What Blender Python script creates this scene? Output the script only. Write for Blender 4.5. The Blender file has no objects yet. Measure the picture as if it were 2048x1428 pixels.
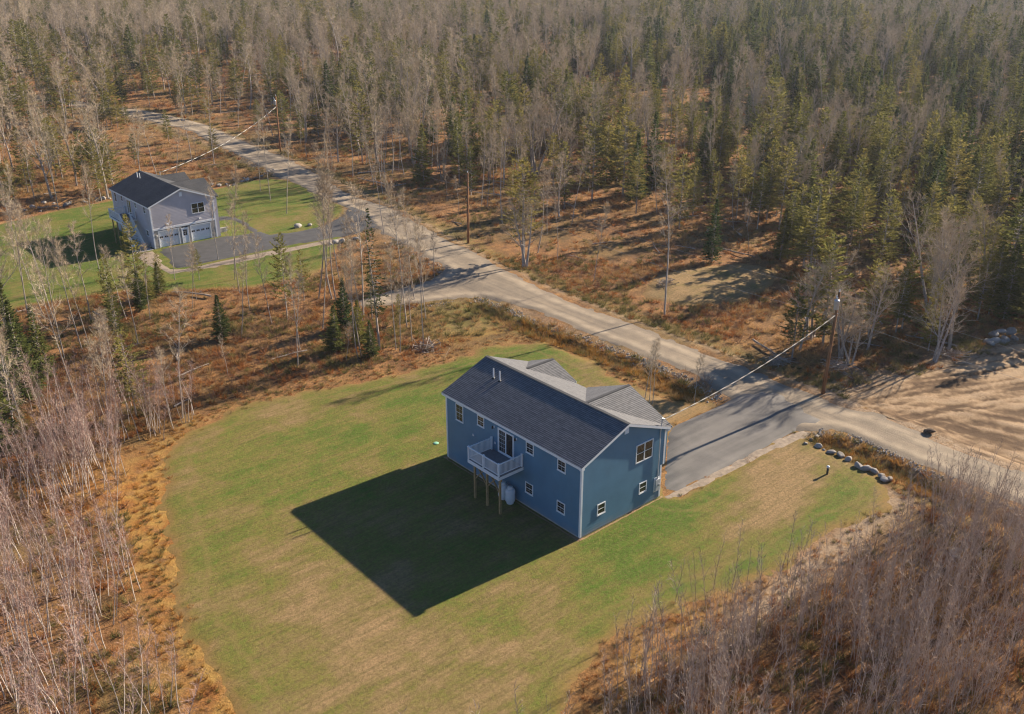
import bpy, math, random
import numpy as np
from mathutils import Vector, Matrix
from mathutils.geometry import delaunay_2d_cdt

# ------------------------------------------------------------------ camera, world, sun, exposure
sc = bpy.context.scene
COL = sc.collection
CAMP = (-40.05, -38.99, 38.36)
YAW, PITCH, FPX = 0.7140, 0.4130, 1899.0          # heading from +Y towards +X, downward pitch, focal length for 2048 px
cd = bpy.data.cameras.new('camera'); cam = bpy.data.objects.new('camera', cd); COL.objects.link(cam)
cam.location = CAMP; cam.rotation_euler = (math.pi/2 - PITCH, 0, -YAW)
cd.sensor_fit = 'HORIZONTAL'; cd.sensor_width = 36; cd.lens = FPX/2048*36
cd.clip_start = 0.5; cd.clip_end = 9000
sc.camera = cam

SUN_EL = math.radians(23.7); SUN_AZ = math.radians(94.0)     # azimuth clockwise from +Y
w = bpy.data.worlds.new('World'); sc.world = w; w.use_nodes = True
nt = w.node_tree; nt.nodes.clear()
sky = nt.nodes.new('ShaderNodeTexSky'); sky.sky_type = 'NISHITA'; sky.sun_disc = False
sky.sun_elevation = SUN_EL; sky.sun_rotation = SUN_AZ; sky.altitude = 200; sky.air_density = 1.0; sky.dust_density = 0.2; sky.ozone_density = 7.0
bg = nt.nodes.new('ShaderNodeBackground'); bg.inputs['Strength'].default_value = 0.055
wo = nt.nodes.new('ShaderNodeOutputWorld')
nt.links.new(sky.outputs[0], bg.inputs[0]); nt.links.new(bg.outputs[0], wo.inputs[0])
sl = bpy.data.lights.new('sun', 'SUN'); sl.energy = 5.0; sl.angle = math.radians(0.53); sl.color = (1.0, 0.86, 0.67)
so = bpy.data.objects.new('sun', sl); COL.objects.link(so)
sd = Vector((math.sin(SUN_AZ)*math.cos(SUN_EL), math.cos(SUN_AZ)*math.cos(SUN_EL), math.sin(SUN_EL)))
so.rotation_euler = sd.to_track_quat('Z', 'Y').to_euler(); so.location = (120, -10, 80)
vs = sc.view_settings
vs.view_transform = 'Standard'; vs.look = 'None'; vs.exposure = 1.35; vs.gamma = 1.0; vs.use_curve_mapping = False
sc.cycles.max_bounces = 4; sc.cycles.diffuse_bounces = 2; sc.cycles.glossy_bounces = 2; sc.cycles.transmission_bounces = 3
sc.cycles.transparent_max_bounces = 4; sc.cycles.use_denoising = True; sc.cycles.filter_width = 1.2; sc.cycles.volume_bounces = 0

rng = np.random.default_rng(7); random.seed(7)

# ------------------------------------------------------------------ layout in metres (origin: corner of the blue house)
P=dict(
lawn=[(20.9,29.3),(22.5,26.5),(22.8,22.3),(21.9,18.3),(21.6,14.8),(21.7,11.5),(22.7,8.5),(24.8,7.9),(24.2,6.3),(17.5,6.5),(9.0,-0.0),(12.5,-0.6),(19.0,-0.5),(25.3,-1.0),(24.4,-2.4),(24.5,-4.4),(24.3,-7.2),(23.7,-9.3),(23.1,-10.7),(22.3,-11.6),(20.1,-12.1),(16.8,-11.6),(12.5,-11.5),(9.6,-11.4),(7.7,-11.6),(3.9,-10.7),(0.9,-9.9),(-1.8,-9.4),(-5.1,-9.0),(-8.1,-9.5),(-11.0,-10.7),(-14.4,-12.4),(-22.1,-9.9),(-26.5,-6.1),(-25.6,-0.0),(-25.5,3.9),(-25.0,8.5),(-24.0,12.7),(-22.8,16.6),(-21.1,21.5),(-19.1,27.1),(-17.0,31.0),(-13.9,33.3),(-10.1,34.6),(-6.2,34.5),(-1.2,33.3),(3.6,32.1),(8.2,31.2),(13.5,30.8),(17.4,30.9)],
road=[(32.5,-25.4),(32.7,-16.4),(32.1,-12.2),(32.5,-9.5),(33.1,-7.5),(33.1,-3.0),(32.5,-1.5),(32.2,2.0),(32.4,4.4),(32.6,9.1),(32.5,14.6),(32.6,19.8),(33.0,25.6),(32.7,31.7),(33.0,37.6),(34.0,44.9),(35.0,50.0),(36.6,58.3),(36.9,63.0),(38.0,68.6),(39.4,76.6),(40.8,83.1),(40.5,89.5),(41.1,97.3),(44.0,110.4),(45.9,121.3),(46.9,130.5),(47.8,142.1),(48.6,151.1),(49.8,162.2),(50.7,175.5),(49.3,189.2),(47.3,199.6),(43.4,208.9),(40.3,225.3),(34.1,246.7),(23.7,265.4),(20.2,250.4),(30.7,234.6),(37.0,215.4),(39.6,198.5),(41.9,185.7),(43.0,177.0),(44.4,167.7),(41.9,147.8),(40.2,131.4),(38.5,119.9),(37.4,109.0),(36.1,98.5),(35.6,90.0),(34.8,82.8),(31.7,72.0),(30.9,64.8),(29.7,59.1),(29.3,55.2),(28.1,53.1),(26.1,52.2),(22.0,51.6),(18.4,51.6),(14.7,51.3),(13.4,49.2),(16.7,47.0),(19.9,45.6),(22.7,44.5),(25.6,42.6),(26.4,39.9),(27.3,35.7),(27.2,30.1),(27.1,26.1),(27.0,22.2),(27.3,19.0),(27.3,16.7),(27.5,13.6),(27.0,10.5),(25.9,8.0),(25.1,3.0),(25.2,-1.1),(27.6,-2.5),(27.8,-5.2),(27.5,-8.3),(27.6,-12.0),(27.2,-15.9),(27.5,-18.6),(27.3,-27.0)],
driveway=[(8.2,-0.4),(10.9,-0.4),(14.9,-0.6),(19.9,-0.8),(24.7,-0.7),(26.3,-0.9),(27.2,-1.7),(28.4,-1.7),(29.8,2.0),(30.3,4.5),(29.7,5.7),(27.5,6.9),(24.3,6.7),(21.7,6.8),(18.4,6.9),(17.0,6.6)],
sand=[(34.4,1.2),(38.5,0.1),(42.8,-1.4),(47.8,-2.6),(53.5,-3.8),(59.5,-5.2),(77.5,-11.2),(65.5,-27.2),(41.8,-29.1),(33.0,-25.2),(33.3,-16.2),(33.0,-12.8),(33.1,-9.8),(33.6,-7.6),(33.5,-5.1),(33.5,-2.5),(33.5,-0.8)],
clearing=[(43.6,33.0),(48.6,34.1),(54.3,33.1),(58.9,31.1),(60.7,28.5),(59.9,24.9),(53.9,22.2),(47.6,21.9),(43.2,24.2),(40.7,27.2),(40.3,30.4)],
gray_drive=[(4.4,86.0),(2.8,76.7),(4.1,75.8),(9.5,75.8),(15.9,75.6),(21.8,75.3),(27.1,74.7),(30.9,75.4),(33.8,75.3),(37.1,83.6),(36.8,88.9),(33.7,85.3),(28.1,81.9),(23.8,81.5),(20.0,82.7),(19.4,85.3),(17.0,85.3),(13.5,86.4)],
gray_walk=[(18.0,96.5),(19.6,96.2),(20.3,93.4),(20.0,88.9),(19.3,84.3),(19.8,82.2),(18.4,82.8),(17.8,85.3),(18.7,89.3),(18.7,93.2),(16.8,93.8)],
gray_apron=[(1.2,86.6),(4.4,86.0),(2.8,76.9),(4.0,75.9),(9.5,75.9),(15.9,75.7),(21.8,75.4),(27.1,74.8),(26.4,72.9),(19.2,73.2),(10.5,73.2),(5.3,73.4),(1.6,74.6),(0.6,80.0)],
gray_lawn=[(25.9,114.1),(30.1,115.3),(33.8,115.1),(37.3,113.5),(38.2,107.3),(37.2,98.8),(36.3,91.0),(36.0,88.0),(33.4,84.8),(27.9,81.5),(27.1,74.7),(23.9,70.8),(20.2,66.6),(16.3,63.2),(10.6,63.0),(5.8,64.0),(2.0,66.8),(-1.5,68.7),(-5.1,71.8),(-10.4,73.3),(-15.0,74.3),(-19.9,75.8),(-11.7,109.3),(-3.3,115.5),(3.0,116.8),(9.5,117.4),(17.0,119.9)],
rust1=[(11.7,36.1),(14.4,33.8),(19.2,33.0),(23.5,31.4),(24.3,25.3),(23.7,19.1),(22.9,14.4),(23.2,9.2),(25.4,8.7),(26.3,16.8),(26.2,23.6),(25.6,30.6),(21.5,34.1),(16.1,35.9)],
riprap1=[(25.3,7.4),(25.7,10.1),(26.4,13.7),(26.5,17.0),(26.0,23.4),(25.6,30.6),(25.7,36.5),(25.6,40.2),(25.1,42.4)],
riprap2=[(26.5,-19.1),(26.5,-15.8),(26.8,-12.6),(27.5,-8.9),(27.8,-6.1),(27.4,-4.0),(26.5,-2.2)],
riprap3=[(28.1,53.1),(29.0,57.1),(29.8,62.7),(30.5,67.2)],
riprap4=[(19.3,44.8),(22.0,43.7)],
riprap5=[(41.8,139.3),(39.1,123.7),(38.6,115.0)],
stonerow=[(24.2,116.4),(27.1,114.9),(31.4,116.1),(35.9,117.3),(39.6,117.8)],
stonerow2=[(-2.2,119.2),(2.3,119.4),(7.0,119.5),(10.3,118.8)],
road_center=[(29.7,-26.2),(30.0,-17.6),(30.1,-10.7),(30.3,-5.5),(29.9,0.5),(30.0,7.6),(30.2,17.6),(30.1,27.3),(30.6,39.4),(31.8,51.2),(34.5,65.7),(37.4,81.3),(38.6,93.3),(41.7,113.4),(43.9,134.4),(45.4,155.3),(46.5,174.0),(44.8,193.1),(41.7,204.3)],
boulders=[(23.9,-2.5),(24.9,-2.4),(25.6,-2.4),(24.3,-3.4),(24.2,-4.0),(24.2,-4.7),(24.3,-5.5),(24.2,-6.3),(23.8,-7.4),(23.9,-8.0),(24.1,-8.6),(23.8,-9.4),(23.4,-9.8),(23.8,-10.0)],
pile=[(57.0,-2.5),(58.5,-2.4),(59.8,-2.6),(58.9,-3.5),(60.5,-3.4),(60.0,-4.0),(57.6,-3.0),(56.9,-2.8),(57.9,-3.7)],
graypair=[(24.5,83.3),(26.2,82.9)],
drivestones=[(23.5,72.7),(24.5,72.8),(25.4,72.6),(26.4,72.3),(27.5,72.4)],
well=[(20.9,-6.4)],
septic=[(0.7,17.7)],
)
T=dict(
spruce=[(8.2,37.4,14.7),(12.3,45.0,6.9)],
fir=[(-2.2,68.1,4.0),(-3.9,67.3,3.4),(-5.8,64.6,4.8),(-2.8,50.4,5.0),(4.5,39.8,5.2),(7.4,39.9,5.0),(6.6,36.3,4.0),(8.4,44.4,5.7),(-22.4,48.5,9.7),(-24.6,46.5,11.7),(-20.0,52.1,7.6),(-21.3,56.3,9.3),(-26.8,40.0,8.9)],
cedar=[(5.2,51.1,9.8),(-9.8,62.0,8.0),(9.8,55.5,6.1),(-11.5,56.1,6.6),(59.8,90.2,11.9),(68.0,96.2,8.1),(86.1,104.6,10.7),(13.7,41.8,3.5),(3.6,70.3,3.9),(-0.1,73.5,3.5)],
bare=[(-0.3,39.0,10.0),(2.0,42.7,10.7),(4.1,37.3,4.4),(5.5,37.2,12.7),(5.8,37.0,12.2),(12.4,35.5,13.8),(16.8,41.1,11.3),(13.9,40.6,16.6),(9.4,35.5,10.9),(9.5,36.3,11.7),(6.6,46.0,14.5),(12.6,53.1,19.6),(16.7,59.0,17.2),(25.6,51.4,6.4),(19.6,47.2,13.0),(31.9,71.8,12.8),(30.6,106.8,12.6),(28.9,99.9,15.9),(26.9,91.1,14.6),(-5.5,78.1,14.8),(-13.8,58.1,11.8),(-17.0,55.8,14.8),(-14.8,57.3,13.7),(-14.3,67.9,13.5),(-6.3,61.0,8.6),(4.9,62.0,10.9),(6.9,67.5,14.2),(3.5,56.7,11.6),(3.2,50.9,10.7),(8.9,76.4,11.2),(-12.3,84.0,11.3),(-12.4,76.9,12.0),(1.3,72.3,8.2),(0.3,63.7,7.2),(-11.3,93.7,12.5)],
yard=[(19.9,11.8,6.5),(20.0,11.3,5.7),(20.0,10.9,6.5),(22.5,8.2,5.5)],
bigbare=[(60.5,5.5,13.7),(66.3,2.6,11.6),(48.3,-1.3,8.7),(52.5,-0.7,12.7),(43.9,10.2,9.8),(40.8,9.3,9.6),(41.7,5.2,8.4),(46.1,4.8,8.6),(41.3,3.9,6.8)],
)

def catmull(pts, step=1.0, closed=True):
    p = np.array(pts, float); n = len(p); out = []
    for i in range(n if closed else n-1):
        if closed: a, b, c, d = p[(i-1) % n], p[i], p[(i+1) % n], p[(i+2) % n]
        else: a, b, c, d = p[max(i-1, 0)], p[i], p[i+1], p[min(i+2, n-1)]
        m = max(1, int(np.linalg.norm(c-b)/step))
        for t in np.arange(m)/m:
            out.append(0.5*((2*b)+(c-a)*t+(2*a-5*b+4*c-d)*t*t+(3*b-a-3*c+d)*t**3))
    if not closed: out.append(p[-1])
    return np.array(out)

def _hash(ix, iy, s):
    v = np.sin(ix*127.1+iy*311.7+s*74.7)*43758.5453
    return v-np.floor(v)
def vnoise(x, y, s=0):
    ix, iy = np.floor(x), np.floor(y); fx, fy = x-ix, y-iy
    fx = fx*fx*(3-2*fx); fy = fy*fy*(3-2*fy)
    a, b = _hash(ix, iy, s), _hash(ix+1, iy, s); c, d = _hash(ix, iy+1, s), _hash(ix+1, iy+1, s)
    return (a*(1-fx)+b*fx)*(1-fy)+(c*(1-fx)+d*fx)*fy
def fbm(x, y, s=0, o=3):
    r = 0; a = .5
    for k in range(o): r = r+a*vnoise(x*2**k, y*2**k, s+k); a *= .5
    return r/(1-.5**o)
def sstep(a, b, v):
    t = np.clip((v-a)/(b-a), 0, 1); return t*t*(3-2*t)
def inpoly(poly, x, y):
    x = np.asarray(x, float); y = np.asarray(y, float); r = np.zeros(x.shape, bool); n = len(poly)
    for i in range(n):
        x0, y0 = poly[i]; x1, y1 = poly[(i+1) % n]
        if y0 == y1: continue
        c = (y0 > y) != (y1 > y)
        r ^= c & (x < (x1-x0)*(y-y0)/(y1-y0)+x0)
    return r
def dline(line, x, y, closed=False):
    p = np.asarray(line, float); x = np.asarray(x, float); y = np.asarray(y, float)
    best = np.full(x.shape, 1e9); n = len(p)
    for i in range(n if closed else n-1):
        a = p[i]; b = p[(i+1) % n]; d = b-a; L = d@d
        if L < 1e-9: continue
        t = np.clip(((x-a[0])*d[0]+(y-a[1])*d[1])/L, 0, 1)
        best = np.minimum(best, (x-a[0]-t*d[0])**2+(y-a[1]-t*d[1])**2)
    return np.sqrt(best)

POLY = {k: catmull(P[k], 1.2) for k in ('lawn','road','driveway','sand','clearing','gray_drive','gray_walk','gray_apron','gray_lawn','rust1')}
for k in ('driveway','gray_drive','gray_apron'): POLY[k] = np.array(P[k], float)
DITCH1 = [(x-2.0, y) for x, y in P['riprap1'][1:-1]]
DITCH2 = [(x-1.9, y) for x, y in P['riprap2'][:-1]]
GX, GY = 4.52, 86.33                                # corner of the grey house

def height(x, y):
    x = np.asarray(x, float); y = np.asarray(y, float)
    z = np.zeros(x.shape)
    near = (x > -60) & (x < 90) & (y > -60) & (y < 215)
    if near.any():
        xn, yn = x[near], y[near]; zz = np.zeros(xn.shape)
        zz += .16*(1-sstep(3.1, 4.6, dline(P['road_center'], xn, yn)))
        zz -= .42*np.exp(-(dline(DITCH1, xn, yn)/.95)**2)
        zz -= .42*np.exp(-(dline(DITCH2, xn, yn)/.95)**2)
        zz -= 1.0*np.exp(-(((xn-(GX-5.5))/5.0)**4+((yn-(GY+8.5))/6.0)**4))     # low back yard of the grey house
        dl = dline(POLY['lawn'][::3], xn, yn, True)
        out = ~inpoly(POLY['lawn'], xn, yn)
        flat = inpoly(POLY['road'], xn, yn) | inpoly(POLY['gray_lawn'], xn, yn) | inpoly(POLY['driveway'], xn, yn)
        zz += np.where(out & ~flat, sstep(.5, 4, dl)*(.35*(fbm(xn*.35, yn*.35, 3)-.45)), 0)
        z[near] = zz
    r = np.hypot(x+10, y-20)
    z += sstep(140, 420, r)*(9*(fbm(x*.006, y*.006, 9)-.5)+3*(fbm(x*.02, y*.02, 5)-.5))
    return z
def hz(x, y): return float(height(np.array([x]), np.array([y]))[0])

# ------------------------------------------------------------------ object helpers
def link(o, parent=None):
    COL.objects.link(o)
    if parent is not None: o.parent = parent
    return o
def tag(o, label=None, cat=None, group=None, kind=None):
    if label: o['label'] = label
    if cat: o['category'] = cat
    if group: o['group'] = group
    if kind: o['kind'] = kind
    return o
def thing(name, label, cat, loc=(0,0,0), group=None, rz=0.0):
    o = bpy.data.objects.new(name, None); o.empty_display_size = .3; o.location = loc; o.rotation_euler = (0,0,rz)
    return tag(link(o), label, cat, group)
def mesh_np(name, V, F, mats=(), smooth=False, midx=None):
    """V (n,3) array, F list of faces or (m,k) array"""
    me = bpy.data.meshes.new(name)
    V = np.asarray(V, np.float32)
    if isinstance(F, np.ndarray):
        m, k = F.shape; tot = np.full(m, k, np.int32); loops = F.ravel().astype(np.int32)
    else:
        tot = np.array([len(f) for f in F], np.int32); m = len(F)
        loops = np.fromiter((i for f in F for i in f), np.int32, int(tot.sum()))
    me.vertices.add(len(V)); me.vertices.foreach_set('co', V.ravel())
    me.loops.add(len(loops)); me.loops.foreach_set('vertex_index', loops)
    me.polygons.add(m); st = np.zeros(m, np.int32); st[1:] = np.cumsum(tot)[:-1]
    me.polygons.foreach_set('loop_start', st)
    for mt in mats: me.materials.append(mt)
    if midx is not None: me.polygons.foreach_set('material_index', np.asarray(midx, np.int32))
    me.update(calc_edges=True); me.validate()
    me.polygons.foreach_set('use_smooth', np.full(len(me.polygons), bool(smooth)))
    return me
def attr(me, name, vals, domain='POINT', typ='FLOAT'):
    a = me.attributes.new(name, typ, domain); a.data.foreach_set('value' if typ in ('FLOAT','INT') else 'color' if 'COLOR' in typ else 'vector', np.asarray(vals).ravel())

class MB:
    def __init__(s): s.v = []; s.f = []; s.t = []
    def add(s, vs, fs):
        b = len(s.v); s.v += [tuple(map(float, q)) for q in vs]; s.f += [tuple(i+b for i in q) for q in fs]; return s
    def box(s, x0, x1, y0, y1, z0, z1):
        x0, x1 = min(x0,x1), max(x0,x1); y0, y1 = min(y0,y1), max(y0,y1); z0, z1 = min(z0,z1), max(z0,z1)
        return s.add([(x0,y0,z0),(x1,y0,z0),(x1,y1,z0),(x0,y1,z0),(x0,y0,z1),(x1,y0,z1),(x1,y1,z1),(x0,y1,z1)],
                     [(0,3,2,1),(4,5,6,7),(0,1,5,4),(1,2,6,5),(2,3,7,6),(3,0,4,7)])
    def beam(s, p, q, wd, ht, up=(0,0,1)):
        p, q = Vector(p), Vector(q); d = (q-p).normalized(); r = d.cross(Vector(up))
        if r.length < 1e-5: r = d.cross(Vector((1,0,0)))
        r.normalize(); u = r.cross(d); r *= wd/2; u *= ht/2
        vs = [a+b for a in (p, q) for b in (-r-u, r-u, r+u, -r+u)]
        return s.add(vs, [(0,3,2,1),(4,5,6,7),(0,1,5,4),(1,2,6,5),(2,3,7,6),(3,0,4,7)])
    def tube(s, pts, rad, n=8, cap=True):
        pts = [Vector(p) for p in pts]
        if not hasattr(rad, '__len__'): rad = [rad]*len(pts)
        b = len(s.v)
        for i, p in enumerate(pts):
            d = (pts[min(i+1, len(pts)-1)]-pts[max(i-1, 0)]).normalized()
            r = d.cross(Vector((0,0,1))) if abs(d.z) < .95 else d.cross(Vector((1,0,0)))
            r.normalize(); u = r.cross(d)
            for k in range(n):
                a = 2*math.pi*k/n; s.v.append(tuple(p+r*(math.cos(a)*rad[i])+u*(math.sin(a)*rad[i])))
        for i in range(len(pts)-1):
            for k in range(n):
                k2 = (k+1) % n; s.f.append((b+i*n+k, b+i*n+k2, b+(i+1)*n+k2, b+(i+1)*n+k))
        if cap:
            s.f.append(tuple(b+k for k in reversed(range(n)))); s.f.append(tuple(b+(len(pts)-1)*n+k for k in range(n)))
        return s
    def lathe(s, prof, c=(0,0,0), n=16):
        return s.tube([(c[0], c[1], c[2]+z) for r, z in prof], [r for r, z in prof], n)
    def mesh(s, name, mat, smooth=False):
        me = mesh_np(name, s.v, s.f, [mat], smooth)
        return me
    def build(s, name, mat, parent=None, smooth=False):
        return link(bpy.data.objects.new(name, s.mesh(name, mat, smooth)), parent)
def inst(name, me, loc, parent=None, rot=(0,0,0), scale=(1,1,1)):
    o = bpy.data.objects.new(name, me); o.location = loc; o.rotation_euler = rot; o.scale = scale
    return link(o, parent)

# ------------------------------------------------------------------ materials
class NT:
    def __init__(s, name):
        s.m = bpy.data.materials.new(name); s.m.use_nodes = True; s.t = s.m.node_tree; s.t.nodes.clear()
        s.out = s.t.nodes.new('ShaderNodeOutputMaterial')
    def n(s, typ, ins=None, **props):
        nd = s.t.nodes.new(typ)
        for k, v in props.items(): setattr(nd, k, v)
        for k, v in (ins or {}).items(): s.set(nd.inputs[k], v)
        return nd
    def set(s, sock, v):
        if isinstance(v, bpy.types.NodeSocket): s.t.links.new(v, sock)
        elif isinstance(v, bpy.types.Node): s.t.links.new(v.outputs[0], sock)
        elif isinstance(v, (tuple, list)) and sock.type == 'RGBA': sock.default_value = tuple(v)+(1,) if len(v) == 3 else v
        else: sock.default_value = v
    def noise(s, vec, scale, detail=3, rough=.55, dist=0):
        return s.n('ShaderNodeTexNoise', {'Vector': vec, 'Scale': scale, 'Detail': detail, 'Roughness': rough, 'Distortion': dist}).outputs[0]
    def mix(s, fac, a, b, mode='MIX'):
        nd = s.n('ShaderNodeMix', data_type='RGBA', blend_type=mode)
        s.set(nd.inputs[0], fac); s.set(nd.inputs[6], a); s.set(nd.inputs[7], b); return nd.outputs[2]
    def math(s, op, a, b=0.0, c=0.0, clamp=False):
        nd = s.n('ShaderNodeMath', operation=op, use_clamp=clamp); s.set(nd.inputs[0], a); s.set(nd.inputs[1], b); s.set(nd.inputs[2], c); return nd.outputs[0]
    def mr(s, v, a, b, c=0.0, d=1.0):
        return s.n('ShaderNodeMapRange', {'Value': v, 'From Min': a, 'From Max': b, 'To Min': c, 'To Max': d}).outputs[0]
    def ramp(s, v, stops):
        nd = s.n('ShaderNodeValToRGB'); s.set(nd.inputs[0], v); e = nd.color_ramp.elements
        while len(e) < len(stops): e.new(.5)
        for el, (p, c) in zip(e, stops): el.position = p; el.color = tuple(c)+(1,)
        return nd.outputs[0]
    def attr(s, name): return s.n('ShaderNodeAttribute', attribute_name=name)
    def bump(s, h, strength=.5, dist=.05): return s.n('ShaderNodeBump', {'Height': h, 'Strength': strength, 'Distance': dist}).outputs[0]
    def bsdf(s, color, rough=.7, normal=None, spec=.3, metal=0.0):
        b = s.n('ShaderNodeBsdfPrincipled', {'Base Color': color, 'Roughness': rough, 'Specular IOR Level': spec, 'Metallic': metal})
        if normal is not None: s.set(b.inputs['Normal'], normal)
        return b
    def done(s, sh): s.t.links.new(sh.outputs[0] if isinstance(sh, bpy.types.Node) else sh, s.out.inputs[0]); return s.m
    def pos(s): return s.n('ShaderNodeNewGeometry').outputs['Position']
    def objc(s): return s.n('ShaderNodeTexCoord').outputs['Object']
    def scaled(s, vec, sc3, rz=0.0): return s.n('ShaderNodeMapping', {'Vector': vec, 'Scale': sc3, 'Rotation': (0,0,rz)}).outputs[0]

def simple(name, col, rough=.6, var=.15, scale=6.0, spec=.3, metal=0.0, bump=0.0, coords='pos'):
    t = NT(name); p = t.pos() if coords == 'pos' else t.objc()
    f = t.noise(p, scale, 4); d = tuple(c*(1-var) for c in col); l = tuple(min(1, c*(1+var)) for c in col)
    c = t.mix(t.mr(f, .3, .7), d, l)
    nrm = t.bump(t.noise(p, scale*4, 3), bump, .02) if bump else None
    return t.done(t.bsdf(c, rough, nrm, spec, metal))

M = {}
M['white'] = simple('white_vinyl', (.74,.75,.76), .45, .05, 3)
M['white_dull'] = simple('white_paint', (.66,.67,.67), .55, .10, 4)
M['concrete'] = simple('concrete', (.36,.34,.31), .85, .18, 2, bump=.3)
M['wood'] = simple('treated_lumber', (.36,.24,.11), .75, .25, 5, bump=.3)
M['deck'] = simple('composite_deck', (.17,.17,.18), .7, .12, 4)
M['dark'] = simple('black_metal', (.02,.02,.022), .4, .1, 5)
M['steel'] = simple('galvanised_steel', (.42,.45,.48), .4, .12, 5, metal=.7)
M['tank'] = simple('tank_enamel', (.66,.68,.70), .35, .06, 3)
M['pvc'] = simple('grey_conduit', (.45,.46,.47), .5, .06, 4)
M['green_cap'] = simple('green_plastic', (.22,.48,.32), .5, .1, 4)
M['wire'] = simple('cable', (.36,.33,.29), .5, .15, 9, metal=.2)
M['line'] = simple('line_wire', (.33,.32,.31), .5, .1, 9, metal=.3)
M['stump'] = simple('cut_wood', (.52,.38,.22), .8, .25, 6)

def glass_mat():
    t = NT('window_glass'); f = t.noise(t.pos(), 1.3, 2)
    return t.done(t.bsdf(t.mix(t.mr(f,.35,.65), (.012,.012,.013), (.05,.042,.035)), .06, None, .6))
M['glass'] = glass_mat()

def siding(name, col):
    t = NT(name); p = t.pos()
    f = t.noise(p, .7, 3); g = t.noise(t.scaled(p, (3,3,60)), 1, 2)
    c = t.mix(t.mr(f,.3,.7), tuple(a*.9 for a in col), tuple(a*1.08 for a in col))
    # pale soil splashed up along the bottom courses
    z = t.n('ShaderNodeSeparateXYZ', {'Vector': p}).outputs[2]
    dirt = t.math('MULTIPLY', t.mr(z, .15, .75, 1, 0), t.mr(t.noise(p, 1.1, 4), .35, .65))
    c = t.mix(t.math('MULTIPLY', dirt, .35), c, (.34,.27,.20))
    return t.done(t.bsdf(c, .5, None, .45))
M['blue'] = siding('blue_siding', (.088,.198,.295))
M['gray'] = siding('grey_siding', (.45,.42,.45))

def shingle(name, a, b):
    t = NT(name); tone = t.attr('tone').outputs['Fac']; p = t.pos()
    c = t.mix(tone, a, b); c = t.mix(t.mr(t.noise(p, 30, 3), .3, .7, 0, .35), c, (.02,.022,.028))
    c = t.mix(t.mr(t.noise(p, .5, 3), .35, .75, 0, .2), c, (.17,.16,.15))
    return t.done(t.bsdf(c, .85, t.bump(t.noise(p, 60, 2), .35, .01), .25))
M['shingle'] = shingle('asphalt_shingle', (.030,.032,.038), (.27,.266,.27))
M['shingle2'] = shingle('charcoal_shingle', (.018,.020,.025), (.095,.095,.10))

def stone_mat(name, a, b, c):
    t = NT(name); r = t.n('ShaderNodeObjectInfo').outputs['Random']; p = t.objc()
    f = t.noise(p, 2.2, 5, .65); k = t.mix(t.mr(f,.3,.7), a, b)
    k = t.mix(t.mr(t.noise(p, 9, 4), .5, .7, 0, .5), k, c)
    k = t.mix(.55, k, t.mix(r, tuple(q*.6 for q in a), b))
    return t.done(t.bsdf(k, .85, t.bump(t.noise(p, 8, 5), .6, .05), .25))
M['boulder'] = stone_mat('boulder_stone', (.22,.20,.18), (.40,.37,.34), (.15,.13,.10))
M['rubble'] = stone_mat('rubble_stone', (.26,.235,.21), (.50,.45,.40), (.19,.165,.13))

def ground_mat():
    t = NT('forest_floor'); p = t.pos(); m = t.attr('mask').outputs['Color']
    s = t.n('ShaderNodeSeparateColor', {'Color': m}); R, G, B = s.outputs[0], s.outputs[1], s.outputs[2]
    big = t.noise(p, .07, 4); mid = t.noise(p, .45, 5, .6); fin = t.noise(p, 4.5, 5, .7); vf = t.noise(p, 16, 4, .7)
    c = t.ramp(mid, [(.28,(.115,.060,.032)), (.45,(.265,.125,.052)), (.58,(.39,.190,.072)), (.75,(.47,.28,.12))])
    c = t.mix(t.mr(big,.45,.62,0,.55), c, t.mix(fin, (.085,.075,.028), (.20,.165,.065)))
    c = t.mix(t.mr(fin,.38,.62), t.mix(.62, c, (.045,.032,.022)), c)
    c = t.mix(t.mr(vf,.52,.7,0,.5), c, (.42,.30,.17))
    rust = t.mix(t.mr(fin,.3,.7), (.16,.066,.022), (.42,.185,.050)); rust = t.mix(t.mr(t.noise(p,.5,3),.4,.65), rust, (.40,.245,.070))
    c = t.mix(t.math('MULTIPLY', R, t.mr(t.noise(p,1.1,4),.28,.5)), c, rust)
    c = t.mix(t.math('MULTIPLY', G, t.mr(t.noise(p,.9,4),.3,.55)), c, t.mix(fin, (.10,.105,.025), (.27,.225,.08)))
    c = t.mix(t.math('MULTIPLY', B, t.mr(t.noise(p,1.3,4),.3,.5)), c, t.mix(t.mr(fin,.3,.7), (.20,.14,.09), (.42,.31,.21)))
    n = t.bump(t.math('ADD', t.math('MULTIPLY', fin, .7), t.math('MULTIPLY', vf, .3)), .9, .22)
    return t.done(t.bsdf(c, .95, n, .1))
M['ground'] = ground_mat()

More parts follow.
